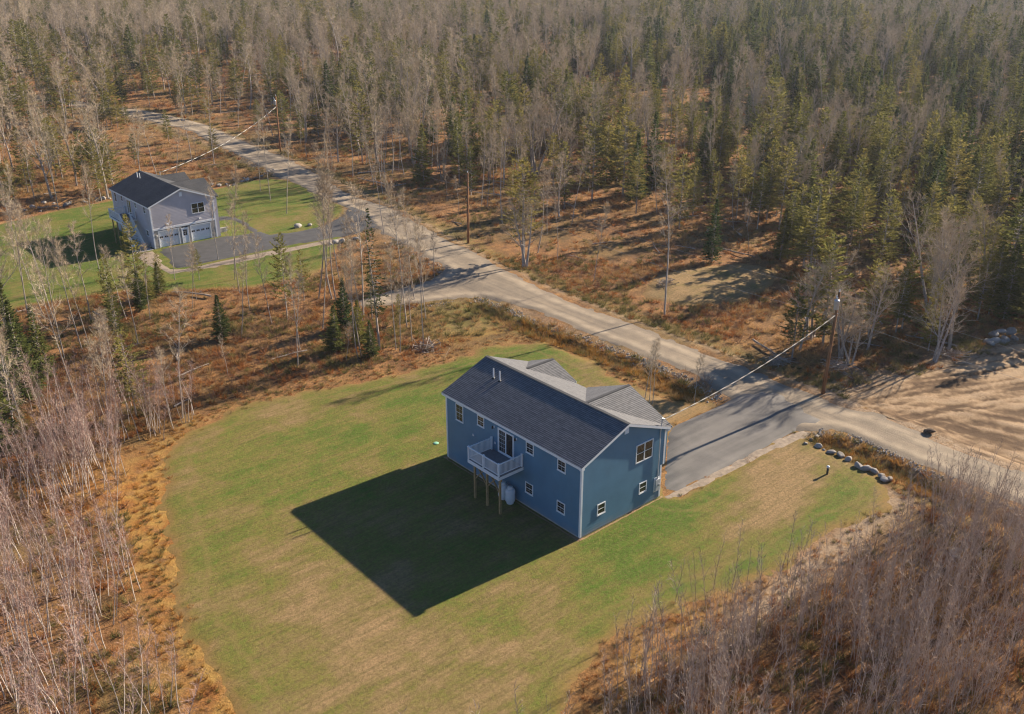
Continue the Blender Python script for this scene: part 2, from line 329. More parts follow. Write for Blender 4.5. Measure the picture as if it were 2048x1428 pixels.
def lawn_mat():
    t = NT('lawn_grass'); p = t.pos(); g = t.attr('green').outputs['Fac']; e = t.attr('edge').outputs['Fac']
    a = t.noise(p, .22, 6, .65, .4); b = t.noise(p, 1.1, 6, .75); f = t.noise(p, 5, 6, .8); v = t.noise(p, 26, 4, .8)
    k = t.math('ADD', g, t.math('MULTIPLY', t.math('SUBTRACT', a, .5), 1.9)); k = t.math('ADD', k, t.math('MULTIPLY', t.math('SUBTRACT', b, .5), .75))
    k = t.math('ADD', k, t.math('MULTIPLY', t.math('SUBTRACT', f, .5), .8))
    sk = t.noise(t.scaled(p, (.16,.75,1), .12), 1, 6, .7); k = t.math('ADD', k, t.math('MULTIPLY', t.math('SUBTRACT', sk, .5), 1.5))
    c = t.ramp(k, [(.02,(.345,.225,.115)), (.30,(.255,.185,.076)), (.55,(.190,.175,.042)), (.78,(.142,.172,.030)), (1.0,(.078,.152,.016))])
    mw = t.noise(t.scaled(p, (.30,4.5,1), .12), 1, 3, .6); c = t.mix(t.mr(mw,.46,.64,0,.38), c, (.085,.085,.026))
    sp = t.noise(p, 2.4, 6, .8); c = t.mix(t.mr(sp,.50,.68,0,.45), c, (.29,.205,.085))
    c = t.mix(t.mr(f,.36,.60,.62,0), c, (.055,.045,.018))
    c = t.mix(t.mr(v,.52,.72,0,.45), c, (.34,.26,.13))
    # wheel marks that follow the mown edge
    tr = t.math('SINE', t.math('MULTIPLY', e, 3.6)); tr = t.math('MULTIPLY', t.mr(tr,.55,1.0), t.mr(e, 1.0, 5.0, .75, 0))
    c = t.mix(t.math('MULTIPLY', tr, t.mr(b,.3,.7)), c, (.25,.165,.075))
    c = t.mix(t.math('MULTIPLY', t.mr(e,.0,1.3,1,0), t.mr(f,.35,.6)), c, (.27,.155,.055))
    n = t.bump(t.math('ADD', t.math('MULTIPLY', v, .5), t.math('MULTIPLY', f, .7)), .7, .10)
    return t.done(t.bsdf(c, .95, n, .08))
M['lawn'] = lawn_mat()

def road_mat():
    t = NT('gravel'); p = t.pos(); e = t.attr('edge').outputs['Fac']
    st = t.noise(t.scaled(p, (1.3,.07,1)), 1, 4, .6); mid = t.noise(p, .6, 5, .6); f = t.noise(p, 9, 5, .75)
    c = t.ramp(t.math('ADD', t.math('MULTIPLY', st, .6), t.math('MULTIPLY', mid, .4)), [(.30,(.175,.142,.110)), (.47,(.265,.212,.155)), (.62,(.345,.272,.192)), (.8,(.41,.322,.228))])
    c = t.mix(t.mr(f,.35,.65,.35,0), c, (.115,.10,.085)); c = t.mix(t.mr(f,.6,.8,0,.35), c, (.5,.44,.37))
    c = t.mix(t.math('MULTIPLY', t.mr(e,0,1.1,1,0), t.mr(mid,.35,.6)), c, (.16,.135,.11))
    wt = t.math('MULTIPLY', t.math('MULTIPLY', t.mr(e,.7,1.3), t.mr(e,1.6,2.2,1,0)), t.mr(mid,.25,.6))
    c = t.mix(t.math('MULTIPLY', wt, .55), c, (.46,.37,.265))
    ce = t.math('MULTIPLY', t.mr(e,2.3,2.8), t.mr(t.noise(p,1.6,5,.7),.4,.6)); c = t.mix(t.math('MULTIPLY', ce, .45), c, (.20,.165,.125))
    return t.done(t.bsdf(c, .92, t.bump(t.math('ADD', f, t.math('MULTIPLY', st, .8)), .7, .08), .15))
M['road'] = road_mat()

def asphalt_mat():
    t = NT('asphalt'); p = t.pos(); st = t.noise(t.scaled(p, (.10,1.2,1)), 1, 3, .5); f = t.noise(p, 22, 3, .7); m = t.noise(p, .5, 4)
    c = t.mix(t.mr(t.math('ADD', t.math('MULTIPLY', st, .6), t.math('MULTIPLY', m, .4)),.3,.7), (.072,.067,.065), (.19,.172,.155))
    c = t.mix(t.mr(f,.5,.75,0,.3), c, (.22,.205,.19))
    return t.done(t.bsdf(c, .8, t.bump(f, .25, .02), .3))
M['asphalt'] = asphalt_mat()
M['asphalt2'] = simple('dark_asphalt', (.075,.072,.072), .8, .2, .8, bump=.2)

def sand_mat():
    t = NT('graded_soil'); p = t.pos(); fu = t.attr('furrow').outputs['Fac']
    f = t.noise(p, 6, 5, .7); m = t.noise(p, .5, 4)
    c = t.ramp(t.math('ADD', t.math('MULTIPLY', fu, .75), t.math('MULTIPLY', m, .28)), [(.25,(.105,.064,.037)), (.42,(.20,.128,.073)), (.58,(.315,.212,.124)), (.85,(.41,.29,.18))])
    c = t.mix(t.mr(f,.35,.6,.4,0), c, (.125,.085,.055))
    return t.done(t.bsdf(c, .95, t.bump(f, .7, .10), .1))
M['sand'] = sand_mat()
M['apron'] = simple('pale_gravel', (.27,.21,.155), .9, .28, 3, bump=.6)

def bark(name, a, b, scale=(6,6,1.2)):
    t = NT(name); p = t.objc(); r = t.n('ShaderNodeObjectInfo').outputs['Random']
    f = t.noise(t.scaled(p, scale), 1.5, 4, .65)
    c = t.mix(t.mr(f,.35,.65), a, b); c = t.mix(t.math('MULTIPLY', r, .45), c, tuple(q*.5 for q in a))
    return t.done(t.bsdf(c, .9, None, .1))
M['bark'] = bark('grey_bark', (.26,.22,.19), (.56,.49,.425))
M['twig'] = bark('grey_twigs', (.40,.315,.22), (.63,.51,.37), (.6,.6,.6))
M['birch'] = bark('birch_bark', (.40,.33,.28), (.74,.66,.58), (4,4,3))
M['birch_twig'] = bark('reddish_twigs', (.34,.225,.19), (.50,.35,.295), (.6,.6,.6))
M['sapling'] = bark('sapling_bark', (.33,.26,.215), (.58,.47,.39), (2,2,1))
M['pole'] = bark('pole_wood', (.20,.095,.045), (.42,.215,.11), (5,5,.5))
M['dead'] = bark('weathered_wood', (.22,.18,.15), (.55,.47,.40), (3,3,3))

def foliage(name, stops, trans=.25):
    t = NT(name); r = t.n('ShaderNodeObjectInfo').outputs['Random']; p = t.objc()
    f = t.noise(p, .9, 3); c = t.ramp(t.math('ADD', t.math('MULTIPLY', r, .6), t.math('MULTIPLY', f, .4)), stops)
    c = t.mix(t.mr(t.noise(p, 6, 2),.35,.65,.45,0), c, tuple(q*.35 for q in stops[0][1]))
    d = t.n('ShaderNodeBsdfDiffuse', {'Color': c}); tr = t.n('ShaderNodeBsdfTranslucent', {'Color': c})
    return t.done(t.n('ShaderNodeMixShader', {0: trans, 1: d.outputs[0], 2: tr.outputs[0]}))
M['cedar'] = foliage('cedar_foliage', [(.15,(.145,.152,.046)), (.5,(.24,.222,.066)), (.85,(.35,.285,.088))], .42)
M['fir'] = foliage('fir_foliage', [(.15,(.050,.086,.034)), (.5,(.145,.165,.052)), (.85,(.28,.25,.072))], .4)
M['spruce'] = foliage('spruce_foliage', [(.15,(.040,.060,.022)), (.85,(.085,.098,.030))], .3)
M['straw'] = foliage('dry_straw', [(.2,(.40,.25,.115)), (.5,(.50,.32,.14)), (.85,(.37,.195,.075))], .3)
M['fern'] = foliage('dead_fern', [(.2,(.30,.125,.045)), (.5,(.42,.180,.060)), (.85,(.25,.100,.038))], .3)
M['sedge'] = foliage('sedge_grass', [(.2,(.115,.115,.035)), (.5,(.24,.20,.075)), (.85,(.33,.25,.11))], .3)
M['rustgrass'] = foliage('rust_grass', [(.2,(.36,.19,.05)), (.5,(.44,.24,.06)), (.85,(.30,.13,.035))], .3)
M['shrub'] = bark('shrub_twigs', (.19,.105,.072), (.34,.20,.13), (.6,.6,.6))

# ------------------------------------------------------------------ the ground and the surfaces laid on it
def graded(lo, hi, step, far, grow=1.18):
    c = list(np.arange(lo, hi+1e-6, step)); s = step; v = lo; pre = []
    while v > -far: s *= grow; v -= s; pre.append(v)
    s = step; v = hi; post = []
    while v < far: s *= grow; v += s; post.append(v)
    return np.array(pre[::-1]+c+post)
gx = graded(-42, 66, .62, 4500); gy = graded(-42, 128, .70, 4500)
X, Y = np.meshgrid(gx, gy); nx, ny = len(gx), len(gy); xf, yf = X.ravel(), Y.ravel()
Zg = height(xf, yf)
idx = np.arange(nx*ny).reshape(ny, nx)
F = np.stack([idx[:-1,:-1].ravel(), idx[:-1,1:].ravel(), idx[1:,1:].ravel(), idx[1:,:-1].ravel()], 1)
near = (np.abs(xf) < 130) & (yf > -60) & (yf < 240)
mask = np.zeros((len(xf), 4), np.float32); mask[:, 3] = 1
xn, yn = xf[near], yf[near]
dl = dline(POLY['lawn'][::2], xn, yn, True)
ditch = np.minimum(dline(DITCH1, xn, yn), dline(DITCH2, xn, yn))
rdc = dline(P['road_center'], xn, yn)
rust = .85*np.exp(-(dl/2.4)**2)*(.25+.75*sstep(-8, -22, xn)) + .85*np.exp(-(ditch/1.5)**2)
rust += .9*np.exp(-(((xn+22.5)/3.0)**2+((yn-26)/7)**2)) + .8*np.exp(-(((xn+3)/5)**2+((yn+11.2)/1.5)**2))
rust += inpoly(POLY['rust1'], xn, yn)*.6
greenm = .8*np.exp(-(((xn-20)/6)**2+((yn-39)/5)**2)) + .55*np.exp(-((rdc-5.0)/1.6)**2)*(xn > 32) + .5*np.exp(-((ditch-1.5)/.8)**2)
bare = np.exp(-(((yn+12.8-.06*(xn-5))/1.3)**2))*sstep(-6, 2, xn)*(xn < 23)*1.1 + np.exp(-(dline(POLY['sand'][::2], xn, yn, True)/2.6)**2)*.9
bare += .6*np.exp(-((rdc-3.8)/.7)**2)
mask[near, 0] = np.clip(rust, 0, 1); mask[near, 1] = np.clip(greenm, 0, 1); mask[near, 2] = np.clip(bare, 0, 1)
me = mesh_np('ground', np.stack([xf, yf, Zg], 1), F, [M['ground']], True)
attr(me, 'mask', mask, 'POINT', 'FLOAT_COLOR')
tag(link(bpy.data.objects.new('ground', me)), 'rust brown dry forest floor of leaves, bracken and dead grass', kind='structure')

def sheet(name, poly, off, mat, step=.8, rag=.18, ragf=.8, soft=.35, zfun=None, seed=0):
    """a draped surface: ragged outline, rim tucked into the ground, grid inside"""
    p = np.array(poly, float); q = []
    for i in range(len(p)):
        a, b = p[i], p[(i+1) % len(p)]; m = max(1, int(np.linalg.norm(b-a)/.4))
        for k in range(m): q.append(a+(b-a)*k/m)
    q = np.array(q); nrm = np.roll(q, -1, 0)-np.roll(q, 1, 0); nrm = np.stack([nrm[:,1], -nrm[:,0]], 1); nrm /= np.linalg.norm(nrm, axis=1)[:,None]+1e-9
    q = q+nrm*(rag*2*(fbm(q[:,0]*ragf, q[:,1]*ragf, 20+seed, 3)-.5))[:,None]
    lo, hi = q.min(0), q.max(0)
    a, b = np.meshgrid(np.arange(lo[0], hi[0], step), np.arange(lo[1], hi[1], step)); a, b = a.ravel(), b.ravel()
    a = a+.2*step*(_hash(a*7, b*3, 1)-.5); b = b+.2*step*(_hash(a*5, b*9, 2)-.5)
    d = dline(q[::2], a, b, True); k = inpoly(q, a, b) & (d > soft)
    V = np.concatenate([q, np.stack([a[k], b[k]], 1)]); n = len(q)
    vo, eo, fo, ov, oe, of = delaunay_2d_cdt([Vector((float(c[0]), float(c[1]))) for c in V], [(i, (i+1) % n) for i in range(n)], [], 1, 1e-4)
    W = np.array([(c.x, c.y) for c in vo]); F3 = np.array([f for f in fo if len(f) == 3])
    cen = W[F3].mean(1); F3 = F3[inpoly(q, cen[:,0], cen[:,1])]
    e = dline(q, W[:,0], W[:,1], True); rim = e < .02
    z = height(W[:,0], W[:,1])+np.where(rim, -.03, off)
    if zfun is not None: z = z+np.where(rim, 0, zfun(W[:,0], W[:,1], e))
    # consistent upward normals
    A = W[F3[:,1]]-W[F3[:,0]]; Bv = W[F3[:,2]]-W[F3[:,0]]; flip = A[:,0]*Bv[:,1]-A[:,1]*Bv[:,0] < 0; F3[flip] = F3[flip][:, ::-1]
    me = mesh_np(name, np.column_stack([W, z]), F3, [M[mat]], True); attr(me, 'edge', e)
    o = tag(link(bpy.data.objects.new(name, me)), kind='structure')
    return o, W, e

def blob(x, y, cx, cy, sx, sy, a=0.0):
    c, s = math.cos(a), math.sin(a); u = (x-cx)*c+(y-cy)*s; v = -(x-cx)*s+(y-cy)*c
    return np.exp(-((u/sx)**2+(v/sy)**2))
lawn_o, W, e = sheet('lawn', POLY['lawn'], .05, 'lawn', .8, .95, .9)
x, y = W[:,0], W[:,1]
g = .52+.0*x
g += .80*blob(x, y, 8, -1.6, 7, 2.0, 0) + .50*blob(x, y, -1, -5.5, 7, 3.0, -.1) + .40*blob(x, y, 8, -9.6, 6, 1.6) + .30*blob(x, y, 17, -9.5, 5, 1.2)
g += .34*blob(x, y, 14, 26, 12, 6) + .26*blob(x, y, -3, 23, 9, 6) + .12*blob(x, y, -14, 20, 6, 9) + .3*blob(x, y, 20.6, -7.3, 1.8, 1.2)
g -= .70*blob(x, y, 17, -3.4, 7.5, 2.6, -.1) + .55*blob(x, y, 13, -7, 6, 1.8, .1) + .85*blob(x, y, 20, 9, 3.8, 5.5) + .30*blob(x, y, 16, 14, 3, 4)
g -= .40*blob(x, y, -17, 3, 4, 9) + .25*blob(x, y, -8, -6, 6, 3) + .2*blob(x, y, -20, -5, 5, 4) + .25*blob(x, y, -6, 29, 9, 2.5)
attr(lawn_o.data, 'green', g)
tag(lawn_o, 'new green and straw patched lawn around the blue house')
o, W, e = sheet('lawn', POLY['gray_lawn'], .05, 'lawn', 1.0, .5, .5, seed=3)
attr(o.data, 'green', .80-.25*blob(W[:,0], W[:,1], 27, 88, 5, 5)-.5*sstep(66, 60, W[:,1]))
tag(o, 'bright green lawn around the grey house')
tag(sheet('road', POLY['road'], .07, 'road', .7, .42, .8, seed=5)[0], 'pale tan gravel road running past both houses')
tag(sheet('driveway', POLY['driveway'], .10, 'asphalt', .8, .05, .8, seed=6)[0], 'smooth grey asphalt driveway from the gravel road to the blue house')
tag(sheet('driveway', POLY['gray_drive'], .11, 'asphalt2', .9, .05, .6, seed=7)[0], 'dark asphalt driveway in front of the grey house garage')
tag(sheet('path', POLY['gray_walk'], .09, 'asphalt2', .6, .04, .6, .25, seed=8)[0], 'curved dark asphalt footpath beside the grey house')
tag(sheet('driveway_shoulder', POLY['gray_apron'], .075, 'apron', .6, .15, .8, .25, seed=9)[0], 'pale gravel strip along the edge of the dark driveway')
ap = [(8.5,.1),(12.5,-.3),(19,-.4),(24.6,-.5),(26.3,-1.2),(26.0,-2.0),(24.4,-2.1),(19,-1.5),(12.5,-1.15),(9.6,-.95),(8.5,-.7)]
tag(sheet('driveway_shoulder', ap, .075, 'apron', .5, .3, .9, .2, seed=11)[0], 'narrow pale gravel edge along the grey asphalt driveway')
def furrow(x, y):
    cx, cy = 33.0, 1.5; th = np.arctan2(y-cy, x-cx); r = np.hypot(x-cx, y-cy)
    wv = fbm(x*.12, y*.12, 33, 3); a = fbm(th*22+5*wv, r*.14, 31, 5); b = fbm((x*.35+y*.94)*2.0+3*wv, (x*.94-y*.35)*.14, 37, 4); k = sstep(.35, .65, fbm(x*.15+7, y*.15, 39, 2))
    return a*(.75-.45*k)+b*(.15+.45*k)+.10*fbm(x*1.5, y*1.5, 41, 3)
ss, W, e = sheet('sand_lot', POLY['sand'], .08, 'sand', .33, .8, .4, .3, lambda x, y, e: .34*(furrow(x, y)-.5)*sstep(0, 2, e)+.0, seed=12)
attr(ss.data, 'furrow', sstep(.32, .68, furrow(W[:,0], W[:,1])))
tag(ss, 'bare tan graded soil lot scored with tyre tracks')
cl, W, e = sheet('clearing', POLY['clearing'], .06, 'lawn', .9, .6, .4, .4, lambda x, y, e: .28*sstep(0, 4, e), seed=14)
attr(cl.data, 'green', -.02+.0*W[:,0]); tag(cl, 'low mown mound of dry straw in the brush across the road')
soil = [(-.55,-.45),(8.7,-.45),(8.7,.3),(.2,.3),(.2,14.9),(.4,15.6),(-.5,15.6)]
so_, W, e = sheet('soil_strip', soil, .065, 'sand', .4, .12, 2.0, .1, seed=15); attr(so_.data, 'furrow', .55+0*e)
tag(so_, 'bare soil strip along the foot of the blue house')

# ------------------------------------------------------------------ building helpers
def PL(u, o, z): return (-o, u, z)            # long wall, faces -x: u along y, o outward
def PG(u, o, z): return (u, -o, z)            # gable wall, faces -y: u along x, o outward
def pbox(mb, Pf, u0, u1, o0, o1, z0, z1):
    a, b = Pf(u0, o0, z0), Pf(u1, o1, z1); return mb.box(a[0], b[0], a[1], b[1], a[2], b[2])
def lap_wall(name, Pf, lo, hi, z0, z1, mat, parent, lap=.20, depth=.017):
    """overlapping boards; lo(z), hi(z) give the ends of each course"""
    mb = MB(); z = z0
    while z < z1-.01:
        zt = min(z+lap, z1); a0, b0, a1, b1 = lo(z), hi(z), lo(zt-1e-4), hi(zt-1e-4)
        if b0-a0 > .05:
            if b1 < a1: a1 = b1 = (a0+b0)/2
            vs = [Pf(a0, 0, z), Pf(b0, 0, z), Pf(b0, depth, z), Pf(a0, depth, z), Pf(a1, .003, zt), Pf(b1, .003, zt)]
            mb.add(vs, [(0,1,2,3), (3,2,5,4)])
        z = zt
    return mb.build(name, mat, parent)
def window(Pf, u0, u1, z0, z1, parent, cols=2, grid=True, sill=True, trim=.07, base=.022):
    f = MB(); t = trim
    pbox(f, Pf, u0, u0+t, base-.03, base+.035, z0, z1); pbox(f, Pf, u1-t, u1, base-.03, base+.035, z0, z1)
    pbox(f, Pf, u0+t, u1-t, base-.03, base+.035, z1-t, z1); pbox(f, Pf, u0+t, u1-t, base-.03, base+.045, z0, z0+t)
    w_ = f.build('window', M['white'], parent)
    zm = (z0+z1)/2
    for a, b in ((z0+t, zm-.02), (zm+.02, z1-t)):
        g_ = MB(); pbox(g_, Pf, u0+t, u1-t, base-.02, base+(.008 if a < zm-.03 and b < zm else .014), a, b); g_.build('pane', M['glass'], w_)
    s_ = MB(); pbox(s_, Pf, u0+t, u1-t, base-.02, base+.026, zm-.02, zm+.02)
    if grid:
        n = cols; mu = MB()
        for k in range(1, n):
            uu = u0+t+(u1-u0-2*t)*k/n; pbox(mu, Pf, uu-.007, uu+.007, base, base+.0165, z0+t, zm-.02); pbox(mu, Pf, uu-.007, uu+.007, base, base+.0165, zm+.02, z1-t)
        for a, b in ((z0+t, zm-.02), (zm+.02, z1-t)):
            m_ = (a+b)/2; pbox(mu, Pf, u0+t, u1-t, base, base+.016, m_-.007, m_+.007)
        mu.build('muntin', M['pvc'], w_)
    s_.build('sash_bar', M['white'], w_)
    if sill:
        q = MB(); pbox(q, Pf, u0-.02, u1+.02, base-.02, base+.06, z0-.035, z0-.002); q.build('sill', M['white'], w_)
    return w_
def double_window(Pf, u0, u1, z0, z1, parent, t=.075, base=.022):
    um = (u0+u1)/2; f = MB()
    for a, b in ((u0, u0+t), (um-t*.6, um+t*.6), (u1-t, u1)): pbox(f, Pf, a, b, base-.03, base+.04, z0, z1)
    for a, b in ((u0+t, um-t*.6), (um+t*.6, u1-t)):
        pbox(f, Pf, a, b, base-.03, base+.04, z1-t, z1); pbox(f, Pf, a, b, base-.03, base+.045, z0, z0+t)
    w_ = f.build('window', M['white'], parent); zm = (z0+z1)/2
    for a, b in ((u0+t, um-t*.6), (um+t*.6, u1-t)):
        for c, d, o in ((z0+t, zm-.02, .008), (zm+.02, z1-t, .014)):
            g_ = MB(); pbox(g_, Pf, a, b, base-.02, base+o, c, d); g_.build('pane', M['glass'], w_)
        s_ = MB(); pbox(s_, Pf, a, b, base-.02, base+.026, zm-.02, zm+.02)
        s_.build('sash_bar', M['white'], w_)
    return w_
def slider(Pf, u0, u1, z0, z1, parent, grid_hi=True, t=.09, base=.022):
    um = (u0+u1)/2; f = MB()
    for a, b in ((u0, u0+t), (u1-t, u1)): pbox(f, Pf, a, b, base-.03, base+.05, z0, z1)
    pbox(f, Pf, u0+t, u1-t, base-.03, base+.05, z1-t, z1); pbox(f, Pf, u0+t, u1-t, base-.03, base+.06, z0, z0+t*.7)
    d = f.build('sliding_door', M['white'], parent)
    for k, (a, b) in enumerate(((u0+t, um+.02), (um+.02, u1-t))):
        o = .006 if k == 0 else .020; r = MB(); s_ = .06
        pbox(r, Pf, a, a+s_, base+o, base+o+.012, z0+t*.7, z1-t); pbox(r, Pf, b-s_, b, base+o, base+o+.012, z0+t*.7, z1-t)
        pbox(r, Pf, a+s_, b-s_, base+o, base+o+.012, z1-t-s_, z1-t); pbox(r, Pf, a+s_, b-s_, base+o, base+o+.012, z0+t*.7, z0+t*.7+s_*1.6)
        if (k == 1) == grid_hi:
            for c in (1, 2):
                uu = a+s_+(b-a-2*s_)*c/3; pbox(r, Pf, uu-.009, uu+.009, base+o+.001, base+o+.011, z0+.2, z1-t-s_)
            for c in range(1, 5):
                zz = z0+.2+(z1-t-s_-z0-.2)*c/5; pbox(r, Pf, a+s_, b-s_, base+o+.002, base+o+.010, zz-.009, zz+.009)
        r.build('door_frame', M['white'], d)
        g_ = MB(); pbox(g_, Pf, a+s_*.5, b-s_*.5, base-.02, base+o, z0+t*.7, z1-t-.01); g_.build('pane', M['glass'], d)
    return d
def corner_board(name, x, y, sx, sy, z0, z1, parent, wd=.11):
    """L shaped white corner post; sx, sy point into the building"""
    m = MB(); m.box(x-sx*.045, x+sx*wd, y-sy*.045, y-sy*.001, z0, z1); m.box(x-sx*.045, x-sx*.001, y, y+sy*wd, z0, z1)
    return m.build(name, M['white'], parent)

def shingle_plane(y0, y1, pe, pr, name, mat, parent, seed=0, clip=None, axis='y', exp=.148, tab=.33):
    """courses of tabs from eave point pe=(h,z) to ridge point pr=(h,z); h is x for axis 'y' and y for axis 'x'"""
    r = np.random.default_rng(seed); V = []; F = []; T_ = []
    L = math.hypot(pr[0]-pe[0], pr[1]-pe[1]); n = int(L/exp); du = ((pr[0]-pe[0])/L, (pr[1]-pe[1])/L)
    nn = (-du[1], du[0]) if du[0] > 0 else (du[1], -du[0])
    def put(h, z, l): return (h, l, z) if axis == 'y' else (l, h, z)
    for i in range(n+1):
        s0 = i*exp; s1 = min(L, s0+exp*1.02)
        if s1-s0 < .02: break
        zc = pe[1]+du[1]*(s0+s1)/2; hc = pe[0]+du[0]*(s0+s1)/2
        a, b = (y0, y1) if clip is None else clip(hc, zc)
        if b-a < .05: continue
        u = a-r.random()*tab
        band = r.random()*.15
        while u < b:
            c0, c1 = max(u, a), min(u+tab, b); u += tab
            if c1-c0 < .01: continue
            th = .012; tone = .50+.30*r.random()+band
            k = len(V); sm = s0+(s1-s0)*.50
            def q(s, l, o): return put(pe[0]+du[0]*s+nn[0]*o, pe[1]+du[1]*s+nn[1]*o, l)
            om = th-(th-.006)*.5
            V += [q(s0,c0,0), q(s0,c1,0), q(s0,c0,th), q(s0,c1,th), q(sm,c0,om), q(sm,c1,om), q(s1,c0,.006), q(s1,c1,.006)]
            F += [(k,k+1,k+3,k+2), (k+2,k+3,k+5,k+4), (k+4,k+5,k+7,k+6)]
            T_ += [.05, min(1, tone), tone*.35]           # pale tab with the printed shadow band above it
    me = mesh_np(name, V, F, [mat]); attr(me, 'tone', np.array(T_, np.float32), 'FACE')
    return tag(link(bpy.data.objects.new(name, me), parent), kind='stuff')

def railing(bal, parent, p, q, zf, mesh_b, step=.115, zt=1.0):
    p, q = Vector(p), Vector(q); d = q-p; n = max(1, int(d.length/step))
    m = MB(); up = Vector((0,0,1))
    m.beam(p+up*(zt-.03), q+up*(zt-.03), .075, .06); m.build('rail', M['white'], parent); m = MB(); m.beam(p+up*.11, q+up*.11, .05, .05)
    m.build('rail', M['white'], parent)
    for k in range(1, n):
        c = p+d*(k/n); inst('baluster', mesh_b, (c.x, c.y, c.z+.135), parent)
bal_mb = MB(); bal_mb.box(-.017,.017,-.017,.017,0,.80); BAL = bal_mb.mesh('baluster', M['white'])
def rail_post(x, y, z0, z1, parent):
    m = MB(); m.box(x-.06,x+.06,y-.06,y+.06,z0,z1); m.box(x-.085,x+.085,y-.085,y+.085,z1,z1+.03)
    m.add([(x-.07,y-.07,z1+.03),(x+.07,y-.07,z1+.03),(x+.07,y+.07,z1+.03),(x-.07,y+.07,z1+.03),(x,y,z1+.075)], [(0,1,4),(1,2,4),(2,3,4),(3,0,4)])
    m.build('rail_post', M['white'], parent)

# ------------------------------------------------------------------ the blue house (origin at its near corner)
L, WT, WL = 15.12, 8.58, 8.33
ZE, ZR, OV, RK = 5.93, 7.74, .27, .23; XM = WT/2; S = (ZR-ZE)/(XM+OV)
H = thing('house', 'blue clapboard raised ranch house with a dark shingle roof and white balcony', 'house')
FD = .20
m = MB(); m.box(.02, WL-.02, .02, L-.02, -.3, FD); m.box(.06, WL-.06, .06, L-.06, FD, 2.9); m.box(.06, WT-.06, .06, L-.06, 2.9, 5.7)
m.build('foundation', M['concrete'], H)
lap_wall('long_wall', PL, lambda z: .0, lambda z: L, FD, 5.74, M['blue'], H)
roofz = lambda x: ZE-.12+S*(x+OV) if x < XM else ZE-.12+S*(WT+OV-x)
xr = lambda z: XM if z >= ZR-.13 else (WL if z < 2.9 else min(WT, WT+OV-(z-ZE+.12)/S))
xl = lambda z: XM if z >= ZR-.13 else max(0., (z-ZE+.12)/S-OV)
lap_wall('gable_wall', PG, xl, xr, FD, ZR-.13, M['blue'], H)
m = MB(); m.box(0, WT, L-.012, L+.0, 2.9, 5.75); m.box(0, WL, L-.012, L, FD, 2.9); m.add([(0,L,5.75),(WT,L,5.75),(XM,L,ZR-.15)], [(0,2,1)]); m.build('end_wall', M['blue'], H)
m = MB(); m.box(WL-.02, WL, 0, L, FD, 2.9); m.box(WT-.02, WT, 0, L, 2.9, 5.75); m.box(WL, WT-.02, .0, L, 2.86, 2.9); m.build('front_wall', M['blue'], H)
corner_board('corner_board', 0, 0, 1, 1, FD-.02, 5.75, H); corner_board('corner_board', 0, L, 1, -1, FD-.02, 5.75, H)
corner_board('corner_board', WL, 0, -1, 1, FD-.02, 2.86, H); corner_board('corner_board', WT, 0, -1, 1, 2.86, 5.75, H)
# roof: two slopes with boards round the edge, and two front cross gables
rf = MB()
def slab(mb, pts, th):
    a = [Vector(p) for p in pts]; b = [p-Vector((0,0,th)) for p in a]; n = len(a)
    return mb.add(a+b, [tuple(range(n)), tuple(range(2*n-1, n-1, -1))]+[(i, i+n, (i+1) % n+n, (i+1) % n) for i in range(n)])
slab(rf, [(-OV,-RK,ZE),(XM,-RK,ZR),(XM,L+RK,ZR),(-OV,L+RK,ZE)], .10)
slab(rf, [(XM,-RK,ZR),(WT+OV,-RK,ZE),(WT+OV,L+RK,ZE),(XM,L+RK,ZR)], .10)
cgs = [(4.12, 4.32, ZR-.02, 9.02), (12.58, 2.72, 7.02, 9.12)]        # centre y, half width, ridge z, outer x of each cross gable
for cy, hw, zr, xe in cgs:
    s2 = (zr-ZE)/hw; xi = WT+OV-(zr-ZE)/S
    for sg in (-1, 1):
        vs = [(xe,cy+sg*hw,ZE+.006),(WT+OV-.01,cy+sg*hw,ZE+.006),(xi,cy,zr),(xe,cy,zr)]
        slab(rf, vs if sg < 0 else vs[::-1], .08)
ROOF = rf.build('roof', M['shingle'], H)
attr(ROOF.data, 'tone', np.full(len(ROOF.data.polygons), .4, np.float32), 'FACE')
shingle_plane(-RK-.01, L+RK+.01, (-OV-.02, ZE-.005), (XM, ZR+.003), 'shingles', M['shingle'], ROOF, 1)
shingle_plane(-RK-.01, L+RK+.01, (WT+OV+.02, ZE-.005), (XM, ZR+.003), 'shingles', M['shingle'], ROOF, 2)
for k, (cy, hw, zr, xe) in enumerate(cgs):
    cf = lambda h, z: (WT+OV-(z-ZE)/S-.05, xe+.02)
    for sg in (-1, 1): shingle_plane(0, 0, (cy+sg*hw, ZE+.01), (cy, zr+.006), 'shingles', M['shingle'], ROOF, 5+2*k+sg, cf, 'x')
m = MB(); m.beam((XM,-RK,ZR+.012), (XM,L+RK,ZR+.012), .26, .014)
for cy, hw, zr, xe in cgs: m.beam((WT+OV-(zr-ZE)/S+.1,cy,zr+.016), (xe,cy,zr+.016), .24, .014)
rc = m.build('ridge_cap', M['shingle'], ROOF); attr(rc.data, 'tone', np.full(len(rc.data.polygons), .12, np.float32), 'FACE')
m = MB(); m.box(-OV-.005,-OV+.018,-RK,L+RK,ZE-.21,ZE-.015); m.build('fascia', M['white'], ROOF)
m = MB(); m.box(WT+OV-.018,WT+OV+.005,-RK,L+RK,ZE-.21,ZE-.015); m.build('fascia', M['white'], ROOF)
m = MB(); m.box(-OV+.018,-.03,-RK+.02,L+RK-.02,ZE-.215,ZE-.19); m.build('soffit', M['white'], ROOF); m = MB(); m.box(WT+.03,WT+OV-.018,-RK+.02,L+RK-.02,ZE-.215,ZE-.19); m.build('soffit', M['white'], ROOF)
